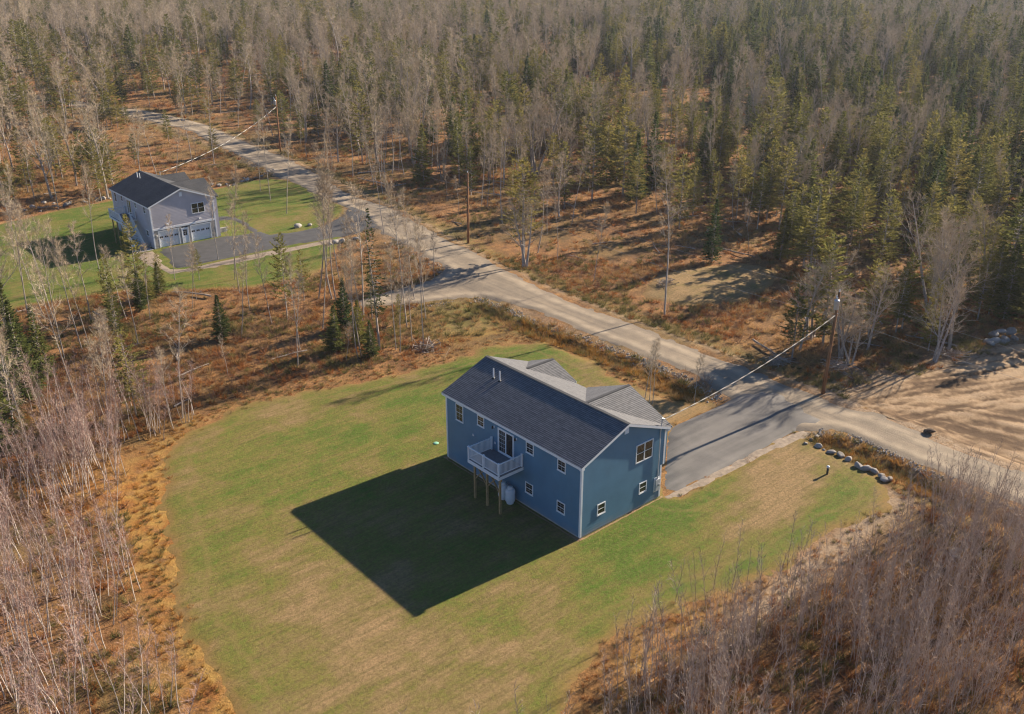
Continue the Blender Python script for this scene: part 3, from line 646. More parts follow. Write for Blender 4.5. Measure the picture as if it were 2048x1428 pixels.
def rake(x0, z0, x1, z1, y, d=.19, th=.022):
    m = MB(); m.add([(x0,y,z0),(x1,y,z1),(x1,y,z1-d),(x0,y,z0-d),(x0,y+th,z0),(x1,y+th,z1),(x1,y+th,z1-d),(x0,y+th,z0-d)],
                    [(0,3,2,1),(4,5,6,7),(0,1,5,4),(1,2,6,5),(2,3,7,6),(3,0,4,7)]); m.build('rake_board', M['white'], ROOF)
for y in (-RK-.012, L+RK-.010):
    rake(-OV-.005, ZE-.012, XM, ZR-.012, y); rake(XM, ZR-.012, WT+OV+.005, ZE-.012, y)
m = MB()                                                   # boxed eave returns and the soffit under the rakes
m.box(-OV-.004, .04, -RK+.012, -.024, ZE-.26, ZE-.13); m.build('eave_return', M['white'], ROOF)
m = MB(); m.box(WT-.04, WT+OV+.004, -RK+.012, -.024, ZE-.26, ZE-.13); m.build('eave_return', M['white'], ROOF)
m = MB(); m.add([(-OV,-RK+.012,ZE-.135),(XM,-RK+.012,ZR-.135),(XM,-.0,ZR-.135),(-OV,0,ZE-.135)], [(0,1,2,3)]); m.add([(XM,-RK+.012,ZR-.135),(WT+OV,-RK+.012,ZE-.135),(WT+OV,0,ZE-.135),(XM,0,ZR-.135)], [(0,1,2,3)]); m.build('soffit', M['white'], ROOF)
for cy, hw, zr, xe in cgs:                                # cross gable fronts
    s2 = (zr-ZE)/hw; m = MB(); xo = xe-.22
    m.add([(xo,cy-hw+.2,2.9),(xo,cy+hw-.2,2.9),(xo,cy+hw-.2,ZE-.02),(xo,cy,zr-.12),(xo,cy-hw+.2,ZE-.02),(WT-.3,cy-hw+.2,2.9),(WT-.3,cy+hw-.2,2.9),(WT-.3,cy+hw-.2,ZE-.02),(WT-.3,cy-hw+.2,ZE-.02)],
          [(0,1,2,3,4),(0,4,8,5),(1,6,7,2),(0,5,6,1)]); m.build('gable_front', M['blue'], H)
    m = MB()
    for sg in (-1, 1): m.beam((xe+.012, cy+sg*(hw+.0), ZE-.10), (xe+.012, cy, zr-.10), .022, .18)
    m.build('rake_board', M['white'], ROOF)
for px, py in ((2.80, 12.66), (2.82, 11.94)):
    z0 = ZE+S*(px+OV); m = MB(); m.lathe([(.055,-.1),(.055,.85),(.045,.85),(.045,.78)], (px, py, z0), 10); v_ = m.build('vent_pipe', M['white'], ROOF)
    m = MB(); m.lathe([(.16,-.05),(.12,.04),(.06,.09)], (px, py, z0), 10); m.build('flashing', M['dark'], v_)
# openings
window(PL, 12.95, 13.88, 4.05, 5.50, H); 
for a in (10.40, 4.83, 1.54): window(PL, a, a+.82, 4.64, 5.53, H)
for a in (4.87, 1.52): window(PL, a, a+.82, 1.28, 2.18, H)
slider(PL, 6.98, 8.78, 3.36, 5.40, H)
for a in (1.61, 5.96): window(PG, a, a+.82, 1.30, 2.18, H, grid=False)
double_window(PG, 5.40, 7.20, 4.02, 5.52, H)
m = MB(); pbox(m, PG, XM-.20, XM+.20, .0, .05, 6.90, 7.42)
for k in range(7): pbox(m, PG, XM-.17, XM+.17, .05, .062, 6.94+k*.065, 6.97+k*.065)
m.build('gable_vent', M['white'], H)
for u in (9.22, 6.69):
    m = MB(); pbox(m, PL, u-.05, u+.05, .02, .05, 5.16, 5.34); lp = m.build('wall_lamp', M['white'], H)
    m = MB(); m.lathe([(.03,-.12),(.075,-.1),(.055,.08),(.02,.12)], (-.15, u+.06, 5.22), 8); m.build('lantern', M['dark'], lp)
for u, z in ((11.74, 3.53), (9.13, 3.92)):
    m = MB(); pbox(m, PL, u-.07, u+.07, .015, .06, z-.08, z+.08); pbox(m, PL, u-.05, u+.05, .06, .09, z+.02, z+.07); m.build('vent_hood', M['white'], H)
# meter, conduit and service mast
m = MB(); pbox(m, PG, 7.62, 8.24, .0, .05, .78, 1.98); mp = m.build('meter_panel', M['white'], H)
m = MB(); pbox(m, PG, 7.70, 8.16, .05, .17, .88, 1.84); m.build('meter_box', M['pvc'], mp)
m = MB(); m.tube([(8.0,-.17,1.35),(8.0,-.26,1.35)], .085, 12); m.build('meter', M['steel'], mp)
m = MB(); m.tube([(7.92,-.09,1.84),(7.90,-.09,ZE-.1),(7.90,-.13,ZE+.2),(7.90,-.16,6.86)], .04, 8); mast = m.build('service_mast', M['pvc'], H)
m = MB(); m.tube([(7.90,-.16,6.82),(7.90,-.2,6.93),(7.98,-.26,6.88)], [.06,.07,.05], 8); m.build('weatherhead', M['steel'], mast)
# balcony
D0, D1, DX, DZ = 5.92, 9.48, -2.40, 3.30
m = MB(); m.box(DX, DX+.04, D0, D1, DZ-.30, DZ-.028); m.box(DX+.04, -.03, D0, D0+.04, DZ-.30, DZ-.028); m.box(DX+.04, -.03, D1-.04, D1, DZ-.30, DZ-.028)
B_ = m.build('balcony', M['white'], H)
nb = 16; bw = (-.03-DX-.03)/nb
pm = MB(); pm.box(0, bw-.008, D0-.02, D1+.02, 0, .026); PLK = pm.mesh('deck_board', M['deck'])
for k in range(nb): inst('deck_board', PLK, (DX+.03+k*bw, 0, DZ-.026), B_)
m = MB(); m.box(-2.20,-2.05,D0+.02,D1-.02,DZ-.50,DZ-.305); m.build('beam', M['wood'], B_)
for yy in (6.10, 7.55, 8.98):
    m = MB(); m.box(-2.195,-2.055,yy-.07,yy+.07,-.1,DZ-.50); m.build('post', M['wood'], B_)
    for sg in (-1, 1):
        ye = yy+sg*.98
        if D0+.05 < ye < D1-.05: m = MB(); m.beam((-2.125+sg*.02,yy+sg*.06,DZ-1.55), (-2.125+sg*.02,ye,DZ-.52), .06, .12, (1,0,0)); m.build('brace', M['wood'], B_)
cs = [(DX+.07, D0+.07), (DX+.07, D1-.07), (DX+.07, (D0+D1)/2), (-.13, D0+.07), (-.13, D1-.07)]
for c in cs: rail_post(c[0], c[1], DZ-.25 if c[0] < -1 else DZ, DZ+1.02, B_)
railing(None, B_, (cs[0][0], cs[0][1]+.06, DZ), (cs[2][0], cs[2][1]-.06, DZ), 0, BAL)
railing(None, B_, (cs[2][0], cs[2][1]+.06, DZ), (cs[1][0], cs[1][1]-.06, DZ), 0, BAL)
railing(None, B_, (cs[0][0]+.06, cs[0][1], DZ), (cs[3][0]-.06, cs[3][1], DZ), 0, BAL)
railing(None, B_, (cs[1][0]+.06, cs[1][1], DZ), (cs[4][0]-.06, cs[4][1], DZ), 0, BAL)
# propane cylinders
for (px, py), lb in (((-.62, 6.72), 'white propane cylinder by the blue wall beside the balcony post'), ((-.60, 7.55), 'white propane cylinder behind another one under the balcony')):
    t_ = thing('propane_tank', lb, 'gas tank', (px, py, hz(px, py)+.06))
    m = MB(); m.lathe([(.10,.02),(.26,.10),(.36,.22),(.385,.32),(.385,1.02),(.36,1.12),(.27,1.22),(.12,1.28)], (0,0,0), 20); m.build('body', M['tank'], t_, True)
    m = MB(); m.lathe([(.27,0),(.28,.02),(.28,.14),(.26,.14)], (0,0,0), 16); m.build('foot_ring', M['tank'], t_)
    m = MB(); m.lathe([(.20,1.22),(.21,1.24),(.21,1.38),(.17,1.43),(.05,1.45)], (0,0,0), 16); m.build('valve_cover', M['tank'], t_, True)

# ------------------------------------------------------------------ the grey house
gz = 0.08
G = thing('house', 'grey raised ranch house with two garage doors under a gable', 'house', (GX, GY, gz))
gW, gL, gE, gR, gO = 8.95, 13.95, 5.78, 7.66, .27; gM = gW/2; gS = (gR-gE)/(gM+gO)
m = MB(); m.box(.05, gW-.05, .40, gL-.05, -1.6, 5.55); m.box(.05, gW-.05, .02, .40, 2.36, 5.55)
for a, b in ((.05,.66),(3.60,4.0),(4.82,5.19),(8.15,gW-.05)): m.box(a, b, .02, .40, -.3, 2.36)
m.build('foundation', M['concrete'], G)
lap_wall('long_wall', PL, lambda z: 0., lambda z: gL, -.9, 5.60, M['gray'], G)
gr_ = lambda z: gM if z >= gR-.13 else min(gW, gW+gO-(z-gE+.12)/gS)
gl_ = lambda z: gM if z >= gR-.13 else max(0., (z-gE+.12)/gS-gO)
lap_wall('gable_wall', PG, gl_, gr_, 2.70, gR-.13, M['gray'], G)
m = MB(); m.box(0,gW,gL-.04,gL,-1.2,5.6); m.add([(0,gL,5.6),(gW,gL,5.6),(gM,gL,gR-.15)], [(0,2,1)]); m.build('end_wall', M['gray'], G)
m = MB(); m.box(gW-.04,gW,0,gL,0,5.6); m.build('front_wall', M['gray'], G)
m = MB(); pbox(m, PG, -.04, gW+.04, .0, .06, 2.44, 2.70); m.build('belt_board', M['white'], G)
for a in ((0,0,1,1),(0,gL,1,-1),(gW,0,-1,1)): corner_board('corner_board', *a, -.95 if a[1] else -.05, 5.6, G, .13)
# stone veneer round the garage doors: little blocks of uneven depth
r_ = np.random.default_rng(4); m = MB()
for a, b in ((.13,.62),(3.62,3.86),(4.98,5.16),(8.18,8.82)):
    z = 0.0
    while z < 2.43:
        hh = .10+.10*r_.random(); u = a; zt = min(z+hh, 2.435)
        while u < b:
            wd = .15+.25*r_.random(); ue = min(u+wd, b); pbox(m, PG, u, ue-.012, -.02, .02+.03*r_.random(), z, zt-.012); u = ue
        z = zt
st = m.build('stone_veneer', M['rubble'], G); st['kind'] = 'stuff'
def garage(u0, u1, z1, parent):
    f = MB()
    for a, b in ((u0-.09,u0),(u1,u1+.09)): pbox(f, PG, a, b, -.30, .045, 0, z1+.09)
    pbox(f, PG, u0, u1, -.30, .045, z1, z1+.09); gd = f.build('garage_door', M['white'], parent)
    n = 4; hh = z1/n; pw = (u1-u0)/4
    for i in range(n):
        p_ = MB(); pbox(p_, PG, u0, u1, -.24, -.16, i*hh+.004, (i+1)*hh-.004)
        if i != 2:
            for k in range(4): pbox(p_, PG, u0+k*pw+.10, u0+(k+1)*pw-.10, -.17, -.152, i*hh+.09, (i+1)*hh-.09)
        sec = p_.build('door_panel', M['white'], gd)
        if i == 2:
            for k in range(4):
                q = MB(); a, b = u0+k*pw+.12, u0+(k+1)*pw-.12; pbox(q, PG, a, b, -.18, -.152, i*hh+.15, (i+1)*hh-.15); q.build('pane', M['glass'], gd)
                q = MB(); zz0, zz1 = i*hh+.15, (i+1)*hh-.15
                pbox(q, PG, a-.04, a, -.17, -.145, zz0-.04, zz1+.04); pbox(q, PG, b, b+.04, -.17, -.145, zz0-.04, zz1+.04); pbox(q, PG, a, b, -.17, -.145, zz1, zz1+.04); pbox(q, PG, a, b, -.17, -.145, zz0-.04, zz0); pbox(q, PG, (a+b)/2-.02, (a+b)/2+.02, -.152, -.146, zz0, zz1)
                q.build('window_trim', M['white'], gd)
garage(.74, 3.52, 2.22, G); garage(5.27, 8.07, 2.22, G)
f_ = MB(); pbox(f_, PG, 3.90, 4.00, -.02, .06, 0, 2.16); pbox(f_, PG, 4.82, 4.92, -.02, .06, 0, 2.16); pbox(f_, PG, 4.0, 4.82, -.02, .06, 2.06, 2.16); pbox(f_, PG, 4.0, 4.82, -.02, .02, .02, 2.06)
pbox(f_, PG, 4.12, 4.70, .02, .03, .2, .95); ed = f_.build('entry_door', M['white'], G)
q = MB(); pbox(q, PG, 4.16, 4.66, .01, .028, 1.10, 1.90); q.build('pane', M['glass'], ed)
q = MB(); pbox(q, PG, 4.40, 4.42, .02, .036, 1.1, 1.9); pbox(q, PG, 4.16, 4.66, .02, .034, 1.36, 1.38); pbox(q, PG, 4.16, 4.66, .02, .034, 1.62, 1.64); q.build('muntin', M['white'], ed)
q = MB(); q.tube([PG(4.72,.02,1.0), PG(4.72,.08,1.0)], .035, 8); q.build('knob', M['steel'], ed)
double_window(PG, 5.72, 7.60, 3.86, 5.30, G)
q = MB(); pbox(q, PG, 4.27, 4.66, 0, .05, 6.52, 7.06); q.build('gable_vent', M['white'], G)
for u in (2.1, 6.7):
    q = MB(); pbox(q, PG, u-.1, u+.1, .02, .06, 3.02, 3.16); lp = q.build('flood_lamp', M['white'], G)
    q = MB(); q.tube([PG(u-.06,.06,3.1), PG(u-.12,.22,3.04)], [.04,.07], 8); q.tube([PG(u+.06,.06,3.1), PG(u+.12,.22,3.04)], [.04,.07], 8); q.build('lamp_head', M['white'], lp)
q = MB(); q.lathe([(.05,-.1),(.08,0),(.05,.12)], PG(.42,.10,1.75), 8); q.build('wall_lamp', M['white'], G)
window(PL, 12.15, 12.95, 4.10, 5.48, G); window(PL, 9.65, 10.40, 4.66, 5.48, G); window(PL, 4.60, 5.30, 4.66, 5.48, G); window(PL, 1.45, 2.22, 4.56, 5.48, G); window(PL, 1.42, 2.30, 1.40, 2.25, G)
slider(PL, 6.75, 8.35, 3.20, 5.42, G)
rf = MB()
slab(rf, [(-gO,-RK,gE),(gM,-RK,gR),(gM,gL+RK,gR),(-gO,gL+RK,gE)], .10); slab(rf, [(gM,-RK,gR),(gW+gO,-RK,gE),(gW+gO,gL+RK,gE),(gM,gL+RK,gR)], .10)
gcg = [(3.9, 4.1, gR-.03, 9.7), (10.6, 2.9, gR-.35, 9.7)]
for cy, hw, zr, xe in gcg:
    xi = gW+gO-(zr-gE)/gS
    for sg in (-1, 1):
        vs = [(xe,cy+sg*hw,gE+.006),(gW+gO-.01,cy+sg*hw,gE+.006),(xi,cy,zr),(xe,cy,zr)]; slab(rf, vs if sg < 0 else vs[::-1], .08)
GR = rf.build('roof', M['shingle2'], G); attr(GR.data, 'tone', np.full(len(GR.data.polygons), .4, np.float32), 'FACE')
shingle_plane(-RK-.01, gL+RK+.01, (-gO-.02, gE-.005), (gM, gR+.003), 'shingles', M['shingle2'], GR, 21); shingle_plane(-RK-.01, gL+RK+.01, (gW+gO+.02, gE-.005), (gM, gR+.003), 'shingles', M['shingle2'], GR, 22)
for k, (cy, hw, zr, xe) in enumerate(gcg):
    cf = lambda h, z: (gW+gO-(z-gE)/gS-.05, xe+.02)
    for sg in (-1, 1): shingle_plane(0, 0, (cy+sg*hw, gE+.01), (cy, zr+.006), 'shingles', M['shingle2'], GR, 31+2*k+sg, cf, 'x')
    q = MB(); xo = xe-.22; q.add([(xo,cy-hw+.2,0),(xo,cy+hw-.2,0),(xo,cy+hw-.2,gE-.02),(xo,cy,zr-.12),(xo,cy-hw+.2,gE-.02),(gW-.3,cy-hw+.2,0),(gW-.3,cy+hw-.2,0),(gW-.3,cy+hw-.2,gE-.02),(gW-.3,cy-hw+.2,gE-.02)], [(0,1,2,3,4),(0,4,8,5),(1,6,7,2)]); q.build('gable_front', M['gray'], G)
    q = MB()
    for sg in (-1, 1): q.beam((xe+.012, cy+sg*hw, gE-.10), (xe+.012, cy, zr-.10), .022, .18)
    q.build('rake_board', M['white'], GR)
ROOF = GR
for y in (-RK-.012, gL+RK-.010): rake(-gO-.005, gE-.012, gM, gR-.012, y); rake(gM, gR-.012, gW+gO+.005, gE-.012, y)
q = MB(); q.box(-gO-.005,-gO+.018,-RK,gL+RK,gE-.21,gE-.015); q.build('fascia', M['white'], GR)
q = MB(); q.box(-gO+.018,-.03,-RK+.02,gL+RK-.02,gE-.215,gE-.19); q.build('soffit', M['white'], GR)
q = MB(); q.add([(-gO,-RK+.012,gE-.135),(gM,-RK+.012,gR-.135),(gM,0,gR-.135),(-gO,0,gE-.135)], [(0,1,2,3)]); q.add([(gM,-RK+.012,gR-.135),(gW+gO,-RK+.012,gE-.135),(gW+gO,0,gE-.135),(gM,0,gR-.135)], [(0,1,2,3)]); q.build('soffit', M['white'], GR)
for px, py in ((3.3, 12.0), (3.35, 11.2)):
    z0 = gE+gS*(px+gO); q = MB(); q.lathe([(.06,-.1),(.06,.75),(.05,.75),(.05,.7)], (px, py, z0), 10); q.build('vent_pipe', M['white'], GR)
# deck with a flight of stairs
e0, e1, ex, ez = 5.3, 9.3, -2.35, 3.12; gh0 = hz(GX-2, GY+3)-gz
q = MB(); q.box(ex, ex+.04, e0, e1, ez-.30, ez-.028); q.box(ex+.04, -.03, e0, e0+.04, ez-.30, ez-.028); q.box(ex+.04, -.03, e1-.04, e1, ez-.30, ez-.028); GB = q.build('balcony', M['white'], G)
bw = (-.03-ex-.03)/16; pm = MB(); pm.box(0, bw-.008, e0-.02, e1+.02, 0, .026); PL2 = pm.mesh('deck_board', M['deck'])
for k in range(16): inst('deck_board', PL2, (ex+.03+k*bw, 0, ez-.026), GB)
for yy in (5.6, 7.3, 9.0): q = MB(); q.box(-2.17,-2.03,yy-.07,yy+.07,-1.6,ez-.3); q.build('post', M['wood'], GB)
c = [(ex+.07,e0+.07),(ex+.07,e1-.07),(-.13,e1-.07),(-.83,e0+.07),(-.13,e0+.07)]
for a in c: rail_post(a[0], a[1], ez-.2, ez+1.02, GB)
railing(None, GB, (c[0][0], c[0][1]+.06, ez), (c[1][0], c[1][1]-.06, ez), 0, BAL, .16); railing(None, GB, (c[1][0]+.06, c[1][1], ez), (c[2][0]-.06, c[2][1], ez), 0, BAL, .16); railing(None, GB, (c[3][0]+.06, c[3][1], ez), (c[4][0]-.06, c[4][1], ez), 0, BAL, .16)
ns = 20; run = .215; rise = (ez-gh0)/ns
for k in range(1, ns):
    q = MB(); zz = ez-k*rise; q.box(-2.22,-.92,e0-k*run,e0-(k-1)*run+.02,zz-.035,zz); q.build('stair_tread', M['white'], GB)
for x in (-2.26, -.90):
    q = MB(); q.beam((x,e0,ez-.14), (x,e0-(ns-.3)*run,gh0+.05), .04, .26); q.build('stringer', M['white'], GB)
    q = MB(); q.beam((x,e0,ez+.98), (x,e0-(ns-1)*run,gh0+rise+.95), .07, .06); q.build('rail', M['white'], GB); q = MB(); q.beam((x,e0,ez+.22), (x,e0-(ns-1)*run,gh0+rise+.2), .05, .05); q.build('rail', M['white'], GB)
    rail_post(x, e0-(ns-1)*run, gh0-.3, gh0+rise+1.0, GB)
    for k in range(1, 34): f0 = k/34; inst('baluster', BAL, (x, e0-f0*(ns-1)*run, ez+.2+f0*(gh0+rise-ez)), GB)
q = MB(); q.box(-2.5,-.7,e0-ns*run-1.0,e0-(ns-1)*run+.1,gh0-.2,gh0+.06); q.build('landing', M['concrete'], GB)

# ------------------------------------------------------------------ walls of stone blocks by the grey garage
bk = MB(); bk.box(0,.44,0,.30,0,.17); BLK = bk.mesh('block', M['concrete'])
def block_wall(label, x0, y, n, rows, z0):
    t_ = thing('retaining_wall', label, 'wall', (x0, y, z0))
    for r in range(rows):
        for k in range(n): inst('block', BLK, (k*.45+(.22 if r % 2 else 0), .02*((k*7+r*3) % 3), r*.175), t_)
block_wall('low concrete block wall at the left garage corner of the grey house', GX-2.0, GY+1.3, 4, 4, hz(GX-1.5, GY+1.2)-.02)
block_wall('low concrete block wall beside the dark footpath and grey house', GX+9.3, GY+1.6, 4, 4, hz(GX+10, GY+1.5)+.0)
q = MB(); q.box(-1.2,1.2,-.6,.6,-.1,.10); tag(q.build('concrete_slab', M['concrete']), 'flat concrete slab below the block wall at the grey house', 'slab'); bpy.data.objects['concrete_slab'].location = (GX-1.5, GY+.4, hz(GX-1.5, GY+.4)+.02)

# ------------------------------------------------------------------ utility poles and wires
def utility_pole(x, y, hgt, label, transformer=True, lean=0.0):
    t_ = thing('utility_pole', label, 'utility pole', (x, y, hz(x, y)), 'utility poles along the road')
    m = MB(); m.tube([(0,0,-.3),(lean*.3,0,hgt*.3),(lean,0,hgt)], [.17,.155,.115], 12); m.build('pole', M['pole'], t_, True)
    if transformer:
        m = MB(); m.lathe([(.18,0),(.22,.04),(.23,.10),(.23,.78),(.24,.80),(.24,.86),(.15,.93)], (lean-.38, -.10, hgt*.845), 16); tr = m.build('transformer', M['steel'], t_, True)
        m = MB(); m.lathe([(.04,.0),(.06,.05),(.04,.1),(.06,.15),(.04,.2),(.02,.26)], (lean-.38, -.10, hgt*.845+.92), 10); m.build('bushing', M['white_dull'], tr)
        m = MB(); m.box(lean-.2,lean-.08,-.14,-.06,hgt*.85,hgt*.93); m.build('bracket', M['steel'], tr)
        m = MB(); m.tube([(lean,0,hgt-.55),(lean-.45,-.05,hgt-.42)], .03, 6); m.lathe([(.04,0),(.06,.06),(.04,.12),(.06,.18),(.03,.3)], (lean-.45,-.05,hgt-.45), 8); m.build('cutout', M['white_dull'], t_)
    m = MB(); m.lathe([(.03,0),(.07,.06),(.045,.12),(.07,.18),(.03,.24)], (lean, 0, hgt), 8); m.build('insulator', M['white_dull'], t_)
    m = MB(); m.tube([(lean*.85,-.15,hgt*.8),(lean*.85,-.19,hgt*.8)], .05, 8); m.build('clevis', M['steel'], t_)
    return t_
PO = [(33.0, 1.7, 9.8), (38.4, 60.8, 9.8), (48.7, 133.4, 10.8), (35.2, -46.0, 10.2)]
LBL = ['brown wooden utility pole with transformer beside the asphalt driveway mouth', 'brown wooden utility pole standing in dry grass across from the spur track', 'wooden utility pole with transformer beside the road beyond the grey house', 'brown wooden utility pole further along the road past the soil lot']
for k, (x, y, h_) in enumerate(PO): utility_pole(x, y, h_, LBL[k], k != 1, .35 if k == 0 else .1)
def wire(name, label, a, b, sag, r, mat, n=22, twist=0, cat='cable', group=None):
    a, b = Vector(a), Vector(b); pts = []; rr = []
    for i in range(n+1):
        f0 = i/n; p = a.lerp(b, f0); p.z -= sag*4*f0*(1-f0); pts.append(p); rr.append(r)
    m = MB(); m.tube(pts, rr, 6)
    o = m.build(name, M[mat]); o.location = (0,0,0); tag(o, label, cat, group)
    if twist:
        k = n*10; m = MB()
        for ph in (0, math.pi):
            q = []
            for i in range(k+1):
                f0 = i/k; p = a.lerp(b, f0); p.z -= sag*4*f0*(1-f0); an = ph+f0*twist; q.append(p+Vector((0, math.cos(an), math.sin(an)))*r*1.5)
            m.tube(q, r*.9, 4)
        m.build('conductor', M['dark'], o)
    return o
wire('service_cable', 'pale twisted service cable from the roadside pole to the blue house mast', (32.9,1.55,8.0), (7.98,-.26,6.86), .55, .019, 'wire', 30, 60)
wire('service_cable', 'pale twisted service cable over the woods to the grey house', (48.6,133.2,8.9), (GX+6.8, GY+12.5, 7.4), 1.2, .034, 'wire', 30, 60)
m = MB(); m.tube([(GX+6.8,GY+12.5,6.5),(GX+6.8,GY+12.5,7.5)], .05, 8); o = m.build('service_mast', M['pvc']); o.parent = G; o.matrix_parent_inverse = Matrix.Translation((-GX,-GY,-gz))
for k, (i, j, sg) in enumerate(((0,1,1.2),(1,2,1.6),(0,3,1.0))):
    a, b = PO[i], PO[j]; la, lb = (.35 if i == 0 else .1), (.35 if j == 0 else .1)
    nm = ['between the driveway pole and the spur track pole', 'between the spur track pole and the far pole', 'from the driveway pole past the soil lot'][k]
    wire('power_line', 'thin grey top wire '+nm, (a[0]+la, a[1], a[2]+.2), (b[0]+lb, b[1], b[2]+.2), sg, .007, 'line')
    wire('power_line', 'thin grey lower wire '+nm, (a[0]+la*.85, a[1]-.18, a[2]*.8), (b[0]+lb*.85, b[1]-.18, b[2]*.8), sg*1.1, .008, 'line')

# ------------------------------------------------------------------ boulders and stones
def rock_mesh(name, seed, mat, sub=2, flat=.72):
    import bmesh
    bm = bmesh.new(); bmesh.ops.create_icosphere(bm, subdivisions=sub, radius=1)
    r = np.random.default_rng(seed); ax = r.normal(size=(9,3)); ax /= np.linalg.norm(ax, axis=1)[:,None]; cut = .62+.35*r.random(9)
    ph = r.random(3)*9
    for v in bm.verts:
        c = np.array(v.co); k = 1.0
        for a, d in zip(ax, cut):
            t = c@a
            if t > d: k = min(k, d/t)
        k *= 1+.05*math.sin(c[0]*5+ph[0])*math.sin(c[1]*5+ph[1])
        v.co = Vector((c[0]*k, c[1]*k*.85, c[2]*k*flat))
    me = bpy.data.meshes.new(name); bm.to_mesh(me); bm.free(); me.materials.append(mat); me.polygons.foreach_set('use_smooth', np.full(len(me.polygons), sub > 2))
    return me
ROCKS = [rock_mesh('boulder', 40+i, M['boulder'], 3) for i in range(6)]
BS = [.30,.26,.36,.50,.25,.50,.52,.46,.55,.60,.55,.48,.50,.45]
def boulder(x, y, s, label, group, i, zoff=0.0, mat=None):
    o = inst('boulder', ROCKS[i % 6], (x, y, hz(x, y)+s*.40+zoff), None, (.2*math.sin(i*3), .2*math.cos(i*5), i*1.7), (s*(1+.35*math.sin(i*2.3)**2), s, s*(.85+.2*math.sin(i))))
    return tag(o, label, 'boulder', group)
row = P['boulders']
for i, (x, y) in enumerate(row):
    boulder(x, y, BS[i]*.70, 'pale boulder in the curved row edging the lawn by the road', 'boulders edging the lawn', i)
for i, (x, y) in enumerate(P['pile']):
    boulder(x, y, .45+.2*math.sin(i*1.9)**2, 'grey boulder heaped in the pile beside the soil lot', 'boulders piled by the soil lot', i+3, .34 if i in (1,2,4) else 0)
boulder(*P['graypair'][0], .58, 'rounded boulder on the grass by the dark driveway, the left of a pair' if 0 else 'larger rounded boulder on the grass edge by the dark driveway', None, 2)
boulder(*P['graypair'][1], .46, 'smaller pale boulder on the grass edge by the dark driveway', None, 4)
for i, (x, y) in enumerate(P['drivestones']): boulder(x, y, .36+.22*math.sin(i*2.1)**2, 'angular pale stone heaped where the dark driveway meets the road', 'stones at the driveway mouth', i+1)
for ln, nn, gl in (('stonerow', 26, 'stone in the loose row along the north edge of the grey house lawn'), ('stonerow2', 16, 'stone in the loose row behind the grey house left of its roof' if 0 else 'stone in the loose row behind the back yard of the grey house')):
    q = catmull(P[ln], .5, False); r = np.random.default_rng(len(ln))
    for i in range(nn):
        c_ = q[int(i/nn*len(q))]; boulder(c_[0]+r.normal()*.7, c_[1]+r.normal()*.9, .22+.32*r.random()**2, gl, gl.split(' in ')[1], i)
o = boulder(33.2, -8.4, .42, 'dark brown earth covered boulder at the corner where soil lot meets road', None, 5); o.data = o.data.copy(); o.data.materials[0] = simple('dark_earth', (.085,.055,.036), .95, .3, 4, bump=.5)
# well head, septic cover, small litter
x, y = P['well'][0]; t_ = thing('well_head', 'capped steel well casing standing on the straw coloured lawn', 'well cap', (x, y, hz(x, y)+.03))
m = MB(); m.tube([(0,0,-.1),(0,0,.62)], .085, 14); m.build('casing', M['dark'], t_, True)
m = MB(); m.lathe([(.12,.60),(.13,.62),(.13,.70),(.10,.75),(.03,.77)], (0,0,0), 14); m.build('cap', M['tank'], t_, True)
x, y = P['septic'][0]; m = MB(); m.lathe([(.22,0),(.23,.02),(.21,.04),(.05,.055)], (0,0,0), 18); o = m.build('septic_cover', M['green_cap'], None, True); o.location = (x, y, hz(x, y)+.05); tag(o, 'round green plastic cover set in the lawn left of the blue house' if 0 else 'round green plastic cover set in the lawn behind the blue house', 'cover')
def board(x, y, l, wd, rz, label, mat='concrete', th=.03):
    m = MB(); m.box(-l/2,l/2,-wd/2,wd/2,0,th); m.box(-l/2+.05,-l/2+.15,-wd/2+.01,wd/2-.01,-.05,-.001); m.box(l/2-.15,l/2-.05,-wd/2+.01,wd/2-.01,-.05,-.001)
    o = m.build('board', M[mat]); o.location = (x, y, hz(x, y)+.12); o.rotation_euler = (.06,.04,rz); return tag(o, label, 'board')
board(68.5, 42.7, 3.0, .9, .5, 'pale weathered board lying in the brush across the road')
board(18.1, -18.0, 1.3, .7, .4, 'white board lying among the thin saplings')

# ------------------------------------------------------------------ vegetation prototypes
class TB:
    """collects tubes and slivers for one plant"""
    def __init__(s, seed): s.r = np.random.default_rng(seed); s.V = []; s.F = []; s.n = 0
    def put(s, v, f): s.V.append(np.asarray(v, float)); s.F += [tuple(i+s.n for i in q) for q in f]; s.n += len(v)
    def tube(s, pts, rad, k=5):
        pts = np.asarray(pts, float); n = len(pts); V = []
        for i in range(n):
            d = pts[min(i+1,n-1)]-pts[max(i-1,0)]; d /= np.linalg.norm(d)+1e-9
            a = np.cross(d, (0,0,1.) if abs(d[2]) < .9 else (1.,0,0)); a /= np.linalg.norm(a); b = np.cross(a, d)
            for j in range(k): t = 2*math.pi*j/k; V.append(pts[i]+rad[i]*(a*math.cos(t)+b*math.sin(t)))
        s.put(V, [(i*k+j, i*k+(j+1) % k, (i+1)*k+(j+1) % k, (i+1)*k+j) for i in range(n-1) for j in range(k)])
    def sliver(s, p, q, wd):
        d = q-p; a = np.cross(d, s.r.normal(size=3)); a *= wd/(np.linalg.norm(a)+1e-9)
        s.put([p-a*.5, p+a*.5, q], [(0,1,2)])
    def leaf(s, p, q, wd):
        d = q-p; a = np.cross(d, s.r.normal(size=3)*.5+np.array((0,0,1.))); a *= wd/(np.linalg.norm(a)+1e-9); m = p+d*.5
        s.put([p, m+a*.5, q, m-a*.5], [(0,1,2,3)])
    def mesh(s, name, mat): return mesh_np(name, np.concatenate(s.V), s.F, [mat])
